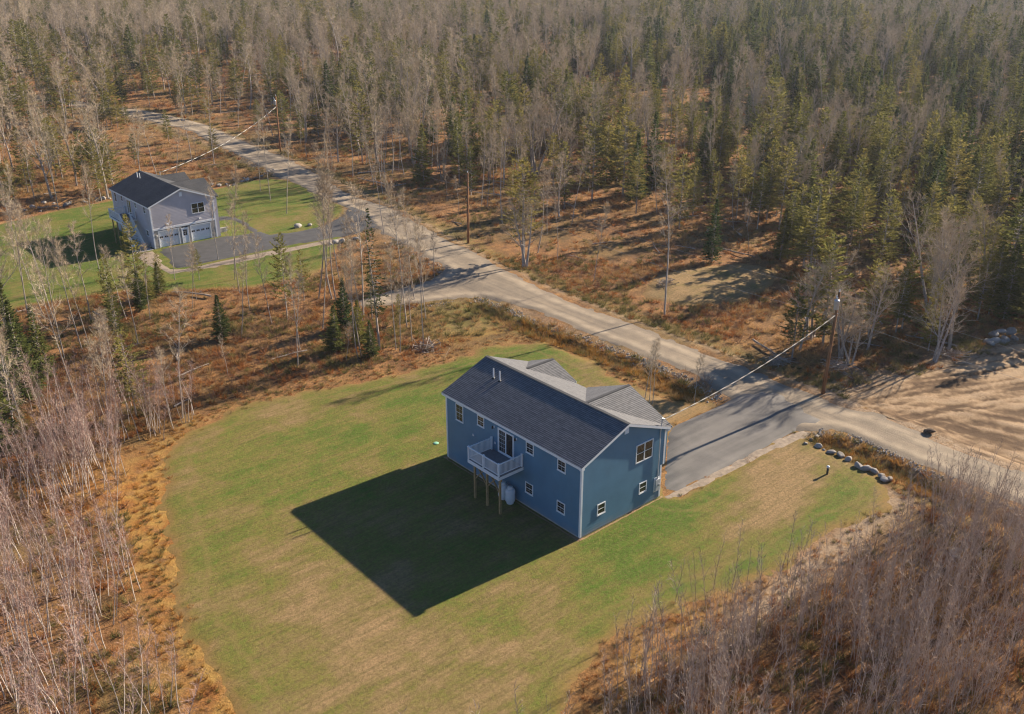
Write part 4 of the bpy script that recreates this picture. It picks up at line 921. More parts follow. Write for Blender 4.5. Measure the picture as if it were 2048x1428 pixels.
def unit(az, el): return np.array((math.cos(az)*math.cos(el), math.sin(az)*math.cos(el), math.sin(el)))
def curve(p, d, L, n, r, up=.25, wob=.10):
    pts = [p]; d = d.copy()
    for i in range(n): d = d+np.array((0,0,up/n))+r.normal(size=3)*wob; d /= np.linalg.norm(d); pts.append(pts[-1]+d*L/n)
    return np.array(pts)

def bare_tree(seed, h, spread, start, r0, nl=15, twig=.016, dense=1.0, stems=1, el=(.55,1.0), curl=.3):
    T1, C1 = TB(seed), TB(seed+500); r = T1.r
    for st_ in range(stems):
        base = np.array((0,0,-.3)) if stems == 1 else np.array((.25*math.cos(st_*2.4), .25*math.sin(st_*2.4), -.3))
        lean = unit(r.random()*6.28, 1.45 if stems == 1 else 1.38); hh = h*(1 if st_ == 0 else .75+.2*r.random())
        tp = curve(base, lean, hh, 9, r, .05, .035); rad = r0*(1-np.linspace(0,1,10)**1.2*.9)
        T1.tube(tp, rad, 6)
        n1 = int(nl/stems**.5)
        for i in range(n1):
            t = start+(1-start)*((i+.5*r.random())/n1)**.8; k = min(8.999, t*9); j = int(k); p = tp[j]+(tp[j+1]-tp[j])*(k-j)
            az = i*2.4+r.random()*.8; e = el[0]+(el[1]-el[0])*r.random()
            Lb = spread*(1.05-.75*(t-start)/(1-start))*(.6+.6*r.random()); rb = rad[min(j+1,9)]*.45+.006
            lp = curve(p, unit(az, e), Lb, 4, r, curl, .14); T1.tube(lp, rb*np.array((1,.8,.6,.4,.2)), 4)
            n2 = int((5+4*r.random())*dense)
            for b in range(n2):
                f = .25+.75*(b+.5)/n2; k2 = min(3.999, f*4); j2 = int(k2); p2 = lp[j2]+(lp[j2+1]-lp[j2])*(k2-j2)
                d2 = (lp[j2+1]-lp[j2]); d2 = d2/np.linalg.norm(d2)+r.normal(size=3)*.55; d2 /= np.linalg.norm(d2)
                L2 = Lb*(.28+.30*r.random()); bp = curve(p2, d2, L2, 2, r, .25, .15); C1.tube(bp, np.array((1,.7,.35))*max(.007, rb*.35), 3)
                n3 = int((6+4*r.random())*dense)
                for c in range(n3):
                    f3 = .15+.85*(c+r.random())/n3; p3 = bp[0]+(bp[2]-bp[0])*min(f3,1); d3 = d2+r.normal(size=3)*.55; d3[2] += .25; d3 /= np.linalg.norm(d3)
                    C1.sliver(p3, p3+d3*(.30+.55*r.random()), twig)
        # loose twigs up the leader
        for c in range(int(30*dense)):
            t = start+(1-start)*r.random(); k = min(8.999, t*9); j = int(k); p = tp[j]+(tp[j+1]-tp[j])*(k-j)
            C1.sliver(p, p+unit(r.random()*6.28, .3+.9*r.random())*(.4+.6*r.random()), twig)
    return T1, C1

def conifer(seed, h, wid, start, r0, whorl=.34, per=6, droop=-.15, spray=.42, sw=.15, gap=.15, taper=1.0, dens=1.0, top=.04):
    T1, C1 = TB(seed), TB(seed+500); r = T1.r
    tp = curve(np.array((0,0,-.3)), np.array((0,0,1.)), h+.3, 8, r, .02, .012); T1.tube(tp, r0*(1-np.linspace(0,1,9)*.93), 6)
    z = h*start; k = 0
    lop = [r.random()*6.28, .25*r.random()]
    while z < h-.12:
        f = (z-h*start)/(h*(1-start)); R = wid*max(top, (1-f)**taper)*(.78+.4*r.random())
        if f < .12: R *= .65+f*3
        n = max(3, int(per*(.6+.5*(1-f))))
        for i in range(n):
            if r.random() < gap: continue
            az = k*1.1+i*6.283/n+r.normal()*.25; Rb = R*(.65+.5*r.random())*(1+lop[1]*math.cos(az-lop[0])); el_ = droop+.75*f*f+r.normal()*.12
            p = np.array((tp[min(8,int(f*8))][0]*.5, tp[min(8,int(f*8))][1]*.5, z)); bp = curve(p, unit(az, el_), Rb, 3, r, .22, .07)
            T1.tube(bp[:3], np.array((.018,.012,.006))*(1+h*.05), 3)
            m = max(3, int(Rb*6.5*dens))
            for c in range(m):
                t = .18+.82*(c+r.random())/m; kk = min(2.999, t*3); j = int(kk); q = bp[j]+(bp[j+1]-bp[j])*(kk-j); d = bp[j+1]-bp[j]; d = d/np.linalg.norm(d)
                for sgn in (-1, 1):
                    sd_ = np.array((-d[1], d[0], 0))*sgn; dd = d*.75+sd_*.75+np.array((0,0,r.normal()*.28)); dd /= np.linalg.norm(dd)
                    Ls = spray*(.55+.7*r.random())*(1.1-.5*t)*(.6+.4*min(1,Rb)); C1.leaf(q, q+dd*Ls, sw*(.7+.6*r.random()))
            C1.leaf(bp[-1]-d*.1, bp[-1]+d*spray*.6, sw)
        z += whorl*(.75+.5*r.random())*(1-.35*f); k += 1
    C1.leaf(tp[-1]-np.array((0,0,.35)), tp[-1]+np.array((0,0,.3)), .08)
    return T1, C1

def stem_plant(seed, h, r0, n, mat_len=(.5,1.1), el=(.9,1.35), start=.25, twig=.014, sub=2):
    T1, C1 = TB(seed), TB(seed+500); r = T1.r
    tp = curve(np.array((0,0,-.2)), unit(r.random()*6.28, 1.47), h+.2, 7, r, .03, .035); T1.tube(tp, r0*(1-np.linspace(0,1,8)*.85), 5)
    for i in range(n):
        t = start+(1-start)*(i+r.random())/n; k = min(6.999, t*7); j = int(k); p = tp[j]+(tp[j+1]-tp[j])*(k-j)
        L1 = (mat_len[0]+(mat_len[1]-mat_len[0])*r.random())*(1.15-.6*t); d = unit(r.random()*6.28, el[0]+(el[1]-el[0])*r.random())
        q = p+d*L1; C1.sliver(p, q, twig*1.3)
        for c in range(sub):
            f = .3+.6*r.random(); d2 = d+r.normal(size=3)*.45; d2 /= np.linalg.norm(d2); C1.sliver(p+d*L1*f, p+d*L1*f+d2*L1*(.35+.3*r.random()), twig)
    return T1, C1

def tuft(seed, n, h, spread, wd):
    C1 = TB(seed); r = C1.r
    for i in range(n):
        az = r.random()*6.283; rr = spread*.45*r.random()**.5; p = np.array((rr*math.cos(az), rr*math.sin(az), -.05)); az += r.normal()*.6
        hh = h*(.5+.6*r.random()); q = p+np.array((math.cos(az)*spread*(.3+.9*r.random()), math.sin(az)*spread*(.3+.9*r.random()), hh))
        C1.sliver(p, q, wd*(.6+.8*r.random()))
    return C1
def bush(seed, n, h, spread, wd):
    C1 = TB(seed); r = C1.r
    for i in range(n):
        az = r.random()*6.283; d = unit(az, .5+.9*r.random()); L1 = h*(.6+.5*r.random()); p = np.array((r.normal()*spread*.15, r.normal()*spread*.15, -.05)); q = p+d*L1; C1.sliver(p, q, wd*1.4)
        for c in range(6):
            f = .3+.65*r.random(); d2 = d+r.normal(size=3)*.5; d2 /= np.linalg.norm(d2); C1.sliver(p+d*L1*f, p+d*L1*f+d2*L1*(.2+.3*r.random()), wd)
    return C1

def proto(kind, seeds, fn, tm, cm):
    out = []
    for s_ in seeds:
        a, b = fn(s_); ta = a.mesh(kind+'_trunk', M[tm]); ca = b.mesh(kind+'_crown', M[cm])
        V = np.concatenate(a.V+b.V); n0 = a.n; F_ = a.F+[tuple(i+n0 for i in q) for q in b.F]
        whole = mesh_np(kind, V, F_, [M[tm], M[cm]], midx=[0]*len(a.F)+[1]*len(b.F))
        out.append((ta, ca, whole))
    return out
PR = {}
PR['bare'] = proto('bare_tree', range(100,108), lambda s_: bare_tree(s_, 12.5, 1.95, .42+.04*(s_ % 4), .085, 18, .019, 1.15), 'bark', 'twig')
PR['big'] = proto('big_tree', range(120,124), lambda s_: bare_tree(s_, 12.0, 4.2, .30, .17, 20, .020, 1.35, 1 if s_ % 2 else 3, (.6,1.15), .35), 'bark', 'twig')
PR['cedar'] = proto('cedar', range(140,148), lambda s_: conifer(s_, 11.0, 2.15+.15*(s_ % 4), .14+.06*(s_ % 3), .11, .38, 7, .0, .55, .16, .33, .52, 1.0, .16), 'bark', 'cedar')
PR['fir'] = proto('fir', range(160,166), lambda s_: conifer(s_, 10.0, 1.95, .06, .11, .30, 8, -.12, .50, .18, .08, .95, 1.05), 'bark', 'fir')
PR['spruce'] = proto('spruce', range(170,172), lambda s_: conifer(s_, 14.5, 1.45, .28, .13, .42, 6, -.20, .40, .13, .25, .9, .85), 'bark', 'spruce')
PR['birch'] = proto('birch', range(180,190), lambda s_: stem_plant(s_, 7.2, .034, 60, (.5,1.2), (.75,1.3), .36, .013, 5), 'birch', 'birch_twig')
PR['sapling'] = proto('sapling', range(200,210), lambda s_: stem_plant(s_, 4.4, .022, 34, (.35,.95), (.85,1.35), .18, .013, 3), 'sapling', 'sapling')

# ------------------------------------------------------------------ instancing of what nobody could count
def gn_stuff(name, meshes, pts, rot, scl, pick, label, cat):
    c = bpy.data.collections.new(name+'_kinds')
    for i, me in enumerate(meshes): c.objects.link(bpy.data.objects.new(f'{name}_kind_{i:02d}', me))
    me = mesh_np(name, pts, np.zeros((0,3), int)); 
    attr(me, 'rot', np.asarray(rot, np.float32), 'POINT', 'FLOAT_VECTOR'); attr(me, 'scl', np.asarray(scl, np.float32), 'POINT', 'FLOAT_VECTOR'); attr(me, 'pick', np.asarray(pick, np.int32), 'POINT', 'INT')
    o = link(bpy.data.objects.new(name, me)); tag(o, label, cat, kind='stuff')
    t = bpy.data.node_groups.new(name+'_scatter', 'GeometryNodeTree')
    t.interface.new_socket('Geometry', in_out='INPUT', socket_type='NodeSocketGeometry'); t.interface.new_socket('Geometry', in_out='OUTPUT', socket_type='NodeSocketGeometry')
    gi, go = t.nodes.new('NodeGroupInput'), t.nodes.new('NodeGroupOutput'); ip = t.nodes.new('GeometryNodeInstanceOnPoints'); ci = t.nodes.new('GeometryNodeCollectionInfo')
    ci.inputs['Collection'].default_value = c; ci.inputs['Separate Children'].default_value = True; ci.inputs['Reset Children'].default_value = True
    def na(nm, ty): n = t.nodes.new('GeometryNodeInputNamedAttribute'); n.data_type = ty; n.inputs[0].default_value = nm; return n.outputs[0]
    er = t.nodes.new('FunctionNodeEulerToRotation'); mp = t.nodes.new('GeometryNodeMeshToPoints')
    L_ = t.links.new; L_(gi.outputs[0], mp.inputs[0]); L_(mp.outputs[0], ip.inputs['Points']); L_(ci.outputs[0], ip.inputs['Instance']); ip.inputs['Pick Instance'].default_value = True
    L_(na('pick','INT'), ip.inputs['Instance Index']); L_(na('rot','FLOAT_VECTOR'), er.inputs[0]); L_(er.outputs[0], ip.inputs['Rotation']); L_(na('scl','FLOAT_VECTOR'), ip.inputs['Scale']); L_(ip.outputs[0], go.inputs[0])
    md = o.modifiers.new('scatter', 'NODES'); md.node_group = t
    return o

# ------------------------------------------------------------------ where plants stand
fwd = np.array((math.sin(YAW)*math.cos(PITCH), math.cos(YAW)*math.cos(PITCH), -math.sin(PITCH))); rgt = np.array((math.cos(YAW), -math.sin(YAW), 0)); upv = np.cross(rgt, fwd)
def view(x, y, z=0):
    d = np.stack([np.asarray(x)-CAMP[0], np.asarray(y)-CAMP[1], np.zeros_like(np.asarray(x, float))+z-CAMP[2]], -1); dz = d@fwd
    return (d@rgt)/dz*FPX/1024, (d@upv)/dz*FPX/714, dz          # -1..1 inside the frame
def jitter(x0, x1, y0, y1, s_, r):
    a, b = np.meshgrid(np.arange(x0, x1, s_), np.arange(y0, y1, s_)); a = a.ravel(); b = b.ravel()
    return a+(r.random(len(a))-.5)*s_*.95, b+(r.random(len(a))-.5)*s_*.95
def blocked(x, y, pad_road=1.0):
    b = inpoly(POLY['lawn'], x, y) | inpoly(POLY['road'], x, y) | inpoly(POLY['gray_lawn'], x, y) | inpoly(POLY['sand'], x, y) | inpoly(POLY['driveway'], x, y) | inpoly(POLY['gray_drive'], x, y)
    b |= (x > -1) & (x < 10) & (y > -1.5) & (y < 16.5)
    b |= (x > GX-3) & (x < GX+10.5) & (y > GY-1) & (y < GY+15)
    return b
def seen(x, y, mx=1.12, my=1.25, top=12):
    u, v, dz = view(x, y, 0); v2 = view(x, y, top)[1]
    return (dz > 5) & (np.abs(u) < mx) & (v < 1.02+.0*u) & (v2 > -my)

r = np.random.default_rng(11)
trees = {k: [] for k in ('bare','big','cedar','fir')}
def forest(x, y, r):
    """chance and kind of a tree at each place, per square metre"""
    east = x > 33.5; n1 = fbm(x*.03, y*.03, 51, 3); n2 = fbm(x*.012, y*.012, 57, 3); n3 = fbm(x*.05+9, y*.05, 61, 2)
    dist = np.hypot(x+40, y+39)
    d = np.full(x.shape, .022)
    d = np.where(east, np.clip(.014+.0009*(x-38), .014, .043), d)
    d = np.where(east & (y < 22) & (x > 38), .045, d)
    d = np.where(east & (y > 115), .020+.012*sstep(60, 140, x), d)
    d = np.where(~east & (y > 34) & (y < 64), .030, d)
    d = np.where(~east & (y > 34) & (y < 64) & (x < -12), .03, d)
    d = np.where((y > 110) & (x < 45), .022, d)
    d = d*(.35+1.4*sstep(.3, .65, n1))
    cz = east & (x > 54) & (x < 120) & (y > -6) & (y < 62); d = np.where(cz, np.maximum(d, .030), d)
    d = np.where((dline(POLY['clearing'][::2], x, y, True) < 4) & (x > 58), .035, d)
    d = np.where(east & (x < 61) & (y > 11) & (y < 44), .005, d); d = np.where(east & (x < 47) & (y >= 44) & (y < 80), .012, d); d = np.where((x > 13) & (x < 33.5) & (y > 34) & (y < 78), .002, d)
    d = np.where(inpoly(POLY['clearing'], x, y), 0, d)
    ang = np.arctan2(x+40, y+39)                      # heading from the viewpoint's side of the valley
    right = sstep(.62, 1.05, ang)
    con = np.clip(.30+.45*right+1.2*(n2-.5)+.16*sstep(110, 240, dist), .10, .86)
    con = np.where(cz, np.maximum(con, .62), con)
    firp = np.clip(.08+.85*right*sstep(150, 250, dist)+.7*(n3-.5), .02, .85)
    firp = np.where(cz, .12, firp)
    q = r.random(len(x)); q2 = r.random(len(x))
    kind = np.where(q < con, np.where(q2 < firp, 3, 2), np.where(q2 < .12+.10*right, 1, 0))
    kind = np.where(~east & (y < 66) & (kind == 1), 0, kind); d = np.where(~east & (x > -8) & (y > 48) & (y < 66), .010, d)
    return d, kind
def scatter(x0, x1, y0, y1, s_, cond):
    x, y = jitter(x0, x1, y0, y1, s_, r); k = cond(x, y) & seen(x, y); x, y = x[k], y[k]
    d, kd = forest(x, y, r); k = (r.random(len(x)) < d*s_*s_) & ~blocked(x, y) & (dline(P['road_center'], x, y) > 5.2); return x[k], y[k], kd[k]
A_ = [scatter(-80, 165, 34, 210, 2.6, lambda x, y: (np.hypot(x+40, y+39) < 235)),
      scatter(33, 165, -30, 34, 2.4, lambda x, y: (np.hypot(x+40, y+39) < 235) & ~((y < -1.5) & (x < 75) & (x < 62-.2*y)) ),
      scatter(-120, 560, -80, 640, 4.4, lambda x, y: (np.hypot(x+40, y+39) >= 235) & (np.hypot(x+40, y+39) < 560)),
      scatter(0, 900, 0, 900, 6.6, lambda x, y: (np.hypot(x+40, y+39) >= 560) & (np.hypot(x+40, y+39) < 1000))]
tx = np.concatenate([a[0] for a in A_]); ty = np.concatenate([a[1] for a in A_]); tk = np.concatenate([a[2] for a in A_])
HB = {'bare': 12.5, 'big': 12.0, 'cedar': 11.0, 'fir': 10.0, 'spruce': 14.5, 'birch': 7.2, 'sapling': 4.4}
KN = ['bare','big','cedar','fir']; HT = {'bare': (11.0, 3.0), 'big': (11.5, 2.2), 'cedar': (9.0, 2.2), 'fir': (9.0, 2.8)}
th = np.array([max(4.0, HT[KN[k]][0]+HT[KN[k]][1]*v) for k, v in zip(tk, r.normal(size=len(tk)))])
far = sstep(150, 400, np.hypot(tx+40, ty+39)); th *= 1+.15*far
# landmark trees measured one by one come first
LM = []
for k in ('bare','cedar','fir'):
    for x, y, h_ in T[k]: LM.append((k, x, y, h_))
for x, y, h_ in T['spruce']: LM.append(('spruce', x, y, h_))
for x, y, h_ in T['yard']: LM.append(('bare', x, y, h_))
for x, y, h_ in T['bigbare']: LM.append(('big', x, y, h_))
NAME = {'bare': 'bare_tree', 'big': 'bare_tree', 'cedar': 'cedar_tree', 'fir': 'fir_tree', 'spruce': 'spruce_tree', 'birch': 'birch_tree', 'sapling': 'sapling'}
def plant(kind, x, y, h_, label, group, i, wide=None, cat='tree', lean=0.0):
    ta, ca, wh = PR[kind][i % len(PR[kind])]; s_ = h_/HB[kind]
    t_ = thing(NAME[kind], label, cat, (x, y, hz(x, y)), group, (i*2.399) % 6.283)
    t_.rotation_euler = (lean*math.sin(i*1.3), lean*math.cos(i*1.7), (i*2.399) % 6.283)
    w_ = s_ if wide is None else wide; t_.scale = (w_, w_, s_)
    link(bpy.data.objects.new('trunk', ta), t_); link(bpy.data.objects.new('crown', ca), t_)
    return t_
def region(x, y):
    if 36 < x and y < 115: return 'woods across the road'
    if y >= 105 or (x < 45 and y > 100): return 'woods beyond the grey house'
    return 'strip of woods between the two lawns'
KL = {'bare': 'slim leafless grey tree', 'big': 'spreading leafless grey tree', 'cedar': 'loose yellow green cedar', 'fir': 'dense dark green fir', 'spruce': 'slender dark spruce'}
MARKS = [((45,-1),'across the road near the soil lot'), ((48,12),'across the road behind the roadside pole'), ((50,28),'around the straw mound'), ((42,48),'across the road near the spur pole'), ((70,55),'in the woods behind the straw mound'),
         ((85,25),'deep in the woods behind the soil lot'), ((50,85),'across the road from the dark driveway'), ((80,95),'deep in the woods across from the dark driveway'), ((60,125),'across the road near the far pole'), ((20,130),'in the woods behind the grey house lawn'),
         ((-12,120),'in the woods behind the grey back yard'), ((30,165),'in the woods along the far bend of the road'), ((90,160),'in the woods beyond the far pole'), ((-12,78),'on the rough edge of the grey back yard'), ((10,66),'along the verge below the dark driveway'),
         ((8,45),'in the strip of woods above the lawn'), ((24,56),'beside the gravel spur track'), ((-12,48),'in the strip of woods above the birch clumps'), ((-26,52),'in the evergreen corner behind the birch thicket')]
def place(x, y): return min(MARKS, key=lambda m_: (x-m_[0][0])**2+(y-m_[0][1])**2)[1]
def lab(kind, x, y, h_=10):
    if kind == 'bare' and 15 < x < 25 and 5 < y < 14: return 'thin leafless tree standing on the straw lawn by the ditch', 'thin trees on the straw lawn'
    if kind == 'bare' and 24 < x < 33 and 86 < y < 110: return 'tall bare trunk standing on the green lawn of the grey house', 'bare trees on the grey house lawn'
    sz = 'tall ' if h_ > 12.2 else 'short ' if h_ < 8.6 else ''; g_ = place(x, y)
    return f'{sz}{KL[kind]} {g_}', f'{sz}{KL[kind].split()[-1] if kind != "big" else "spreading tree"}s {g_}'
cnt = {'bare': 0, 'con': 0}
for i, (k, x, y, h_) in enumerate(LM):
    lb, gp = lab(k, x, y, h_)
    if k == 'spruce': lb, gp = (('tall narrow spruce towering over the lawn edge among bare trunks', None) if h_ > 10 else ('short spruce behind the tall narrow spruce', None))
    plant(k, x, y, h_, lb, gp, i, wide=(h_/HB[k])**.6*(.7 if k == 'bare' else .72 if k == 'cedar' else 1.0)); cnt['con' if k in ('cedar','fir','spruce') else 'bare'] += 1
u_, v_, dz_ = view(tx, ty, 4); inv = (np.abs(u_) < 1) & (np.abs(v_) < 1); order = np.argsort(np.where(inv, dz_, 1e6)); single = np.zeros(len(tx), bool)
for i in order:
    if not inv[i]: break
    k = KN[tk[i]]; c_ = 'con' if tk[i] > 1 else 'bare'
    if cnt[c_] >= 300: continue
    cnt[c_] += 1; single[i] = True
    lb, gp = lab(k, tx[i], ty[i], th[i]); plant(k, tx[i], ty[i], th[i], lb, gp, int(i), wide=(th[i]/HB[k])*((.7 if k == 'bare' else .95)+.35*((i*37) % 17)/17))
rest = ~single
base = {'bare': 0, 'big': 8, 'cedar': 12, 'fir': 20}; nv = {'bare': 8, 'big': 4, 'cedar': 8, 'fir': 6}
allm = [p_[2] for k in KN for p_ in PR[k]]
X_, Y_, K_, H_ = tx[rest], ty[rest], tk[rest], th[rest]; n = len(X_)
pk = np.array([base[KN[k]]+int(q*nv[KN[k]]) for k, q in zip(K_, r.random(n))]); s_ = H_/np.array([HB[KN[k]] for k in K_]); wd_ = s_*(1.0+.45*r.random(n))
gn_stuff('forest', allm, np.column_stack([X_, Y_, height(X_, Y_)]), np.column_stack([r.normal(size=n)*.03, r.normal(size=n)*.03, r.random(n)*6.283]), np.column_stack([wd_, wd_, s_]), pk, 'mass of mixed bare trees and evergreens filling the far hillside', 'forest')
print('TREES', len(tx), cnt, 'rest', n)

# young birches west of the lawn
bx, by = jitter(-48, -16, -12, 46, .78, r)
dlw = dline(POLY['lawn'][::2], bx, by, True)
pb = np.clip(.50*sstep(.25, .6, fbm(bx*.16, by*.16, 71, 3)), 0, 1)*sstep(1.0, 3.2, dlw)*np.where(by > 38, .5, 1)*np.where(bx > -20, .4, 1)
k = (r.random(len(bx)) < pb) & ~blocked(bx, by) & seen(bx, by, 1.12, 1.3, 8) & (by > -1.1*bx-38)
bx, by = bx[k], by[k]
clump = np.array([(-19.5,35.3,9),(-16.2,34.8,11),(-13.5,35.6,6),(-22,33,6),(-24.5,30,8)])
cx = np.concatenate([c[0]+r.normal(size=int(c[2]))*.55 for c in clump]); cy = np.concatenate([c[1]+r.normal(size=int(c[2]))*.45 for c in clump])
bx, by = np.concatenate([cx, bx]), np.concatenate([cy, by])
u_, v_, dz_ = view(bx, by, 3); inv = (np.abs(u_) < 1) & (np.abs(v_) < 1.0); order = np.argsort(np.where(inv, dz_, 1e6)); nb = 0; sb = np.zeros(len(bx), bool)
for i in range(len(bx)):
    pass
pick_b = list(range(len(cx)))+[i for i in order if i >= len(cx) and inv[i]]
for i in pick_b[:300]:
    sb[i] = True; h_ = 5.9+1.0*float(r.normal()); c_ = i < len(cx)
    bz = 'tall' if h_ > 6.6 else 'short' if h_ < 5.2 else 'middling'; dL = float(dline(POLY['lawn'][::2], np.array([bx[i]]), np.array([by[i]]), True)[0]); bp_ = 'at the lawn edge of the thicket' if dL < 4 else 'in the middle of the thicket' if dL < 9 else 'deep in the thicket away from the lawn'
    plant('birch', bx[i], by[i], max(4, h_), bz+' white stemmed birch in the clumps at the lawn corner' if c_ and by[i] > 32 else f'{bz} thin white stemmed birch with reddish twigs {bp_}', bz+' birches in clumps at the lawn corner' if c_ and by[i] > 32 else f'{bz} birches {bp_}', int(i), wide=.9+.3*float(r.random()), lean=.022)
k = ~sb; n = int(k.sum()); s_ = (5.8+1.0*r.normal(size=n))/7.2
if n: gn_stuff('birch_thicket', [p_[2] for p_ in PR['birch']], np.column_stack([bx[k], by[k], height(bx[k], by[k])]), np.column_stack([r.normal(size=n)*.06, r.normal(size=n)*.06, r.random(n)*6.283]), np.column_stack([s_*1.1, s_*1.1, s_]), r.integers(0, 10, n), 'dense reddish thicket of young birches beside the lawn', 'thicket')
print('BIRCH', len(bx))

# grey saplings south of the lawn
sx_, sy_ = jitter(-30, 27, -34, -7, .52, r)
dlw = dline(POLY['lawn'][::2], sx_, sy_, True); edge = np.where(sx_ < -6, sstep(-.5, 3, dlw), sstep(1.2, 5.5, dlw))
ps = (.10+.75*sstep(.28, .55, fbm(sx_*.22, sy_*.22, 81, 3)))*edge*np.where(sx_ < -8, .30, 1)*np.where(dline(P['road_center'], sx_, sy_) < 5, 0, 1)
k = (r.random(len(sx_)) < ps) & ~blocked(sx_, sy_) & seen(sx_, sy_, 1.1, 1.25, 5); sx_, sy_ = sx_[k], sy_[k]
ex_ = np.array([(-.5,-9.0),(1.0,-9.2),(.3,-10.1),(2.6,-9.6),(3.4,-10.4),(6.5,-11.8),(7.4,-11.9),(-5,-9.3)]); sx_ = np.concatenate([ex_[:,0], sx_]); sy_ = np.concatenate([ex_[:,1], sy_])
u_, v_, dz_ = view(sx_, sy_, 2); inv = (np.abs(u_) < 1) & (np.abs(v_) < 1); order = np.argsort(np.where(inv, dz_, 1e6)); ss_ = np.zeros(len(sx_), bool)
for i in list(range(len(ex_)))+[i for i in order if i >= len(ex_)][:288]:
    ss_[i] = True; h_ = max(2.6, 4.5+.9*float(r.normal())); z_ = h_/4.4
    o = inst('sapling', PR['sapling'][i % 10][2], (sx_[i], sy_[i], hz(sx_[i], sy_[i])), None, (.07*math.sin(i), .07*math.cos(i*1.3), i*2.4 % 6.28), (z_*.95, z_*.95, z_))
    bz = 'tall' if h_ > 5 else 'short' if h_ < 4 else 'middling'; dL = float(dline(POLY['lawn'][::2], np.array([sx_[i]]), np.array([sy_[i]]), True)[0]); bp_ = 'along the lawn side of the thicket' if dL < 5.5 else 'in the heart of the thicket' if dL < 11 else 'far inside the thicket from the lawn'
    tag(o, 'thin leafless sapling standing out on the grass before the thicket' if i < len(ex_) else f'{bz} thin leafless grey brown sapling {bp_}', 'sapling', 'saplings on the grass' if i < len(ex_) else f'{bz} saplings {bp_}')
k = ~ss_; n = int(k.sum()); s_ = np.clip((4.4+.9*r.normal(size=n))/4.4, .5, 1.5)
gn_stuff('sapling_thicket', [p_[2] for p_ in PR['sapling']], np.column_stack([sx_[k], sy_[k], height(sx_[k], sy_[k])]), np.column_stack([r.normal(size=n)*.07, r.normal(size=n)*.07, r.random(n)*6.283]), np.column_stack([s_, s_, s_]), r.integers(0, 10, n), 'dense grey brown thicket of thin leafless saplings', 'thicket')
print('SAPLING', len(sx_))

# ------------------------------------------------------------------ dry grass, bracken and shrubs
TF = []
for mt in ('straw','fern','sedge','rustgrass'):
    for s_ in range(3): TF.append(tuft(300+len(TF), 46, .55, .42, .035).mesh('tuft', M[mt]))
for s_ in range(3): TF.append(bush(330+s_, 16, 1.15, .6, .016).mesh('shrub', M['shrub']))
gxs, gys = [], []
for x0, x1, y0, y1, st_, lo, hi in ((-50, 80, -36, 110, .72, 0, 120), (-60, 150, -40, 200, 1.25, 120, 200), (-80, 330, -60, 380, 2.6, 200, 400)):
    a, b = jitter(x0, x1, y0, y1, st_, r); dd = np.hypot(a+40, b+39); k = (dd >= lo) & (dd < hi) & seen(a, b, 1.06, 1.15, 1); a, b = a[k], b[k]
    nn = fbm(a*.22, b*.22, 91, 3); k = (r.random(len(a)) < .25+.9*sstep(.35, .6, nn)) & ~blocked(a, b) & ~inpoly(POLY['clearing'], a, b) & (dline(P['road_center'], a, b) > 3.7); gxs.append(a[k]); gys.append(b[k])
# an extra dense fringe along the lawn edge and in the ditches
a, b = jitter(-30, 30, -16, 46, .42, r); dl_ = dline(POLY['lawn'][::2], a, b, True); dt_ = np.minimum(dline(DITCH1, a, b), dline(DITCH2, a, b))
k = ((dl_ < 1.6) | (dt_ < 1.5)) & (~blocked(a, b) | (inpoly(POLY['lawn'], a, b) & (dl_ < .9) & (r.random(len(a)) < .35) & (a < 19))) & (r.random(len(a)) < np.where(dt_ < 1.5, .6, .3)) & seen(a, b, 1.06, 1.1, 1); gxs.append(a[k]); gys.append(b[k])
gx_, gy_ = np.concatenate(gxs), np.concatenate(gys); n = len(gx_); dd = np.hypot(gx_+40, gy_+39)
dl_ = dline(POLY['lawn'][::3], gx_, gy_, True); dt_ = np.minimum(dline(DITCH1, gx_, gy_), dline(DITCH2, gx_, gy_)); rd_ = dline(P['road_center'], gx_, gy_)
nA = fbm(gx_*.10, gy_*.10, 95, 3)+.12*r.normal(size=n); q = r.random(n)
kind = np.where(nA > .56, 0, np.where(nA > .42, 1, 2)); kind = np.where((q < .10), 4, kind)
kind = np.where((dl_ < 1.8) & (gx_ < -12) & (q < .55), 3, kind); kind = np.where(dt_ < 1.4, np.where(q < .45, 3, np.where(q < .75, 2, 0)), kind)
kind = np.where(((gx_-20)**2/50+(gy_-39)**2/40 < 1), np.where(q < .7, 2, 0), kind); kind = np.where((gx_ > 32) & (rd_ < 6.5) & (q < .6), 2, kind)
pk = kind*3+r.integers(0, 3, n); s_ = (.75+.6*r.random(n))*(1+.9*sstep(110, 300, dd)); s_ *= np.where((dl_ < 2.2) & (dt_ > 1.5), .48, 1)
gn_stuff('dry_brush', TF, np.column_stack([gx_, gy_, height(gx_, gy_)]), np.column_stack([np.zeros(n), np.zeros(n), r.random(n)*6.283]), np.column_stack([s_, s_, s_*(.7+.5*r.random(n))]), pk, 'rust and straw coloured dry grass, bracken and low shrubs', 'brush')
print('BRUSH', n)

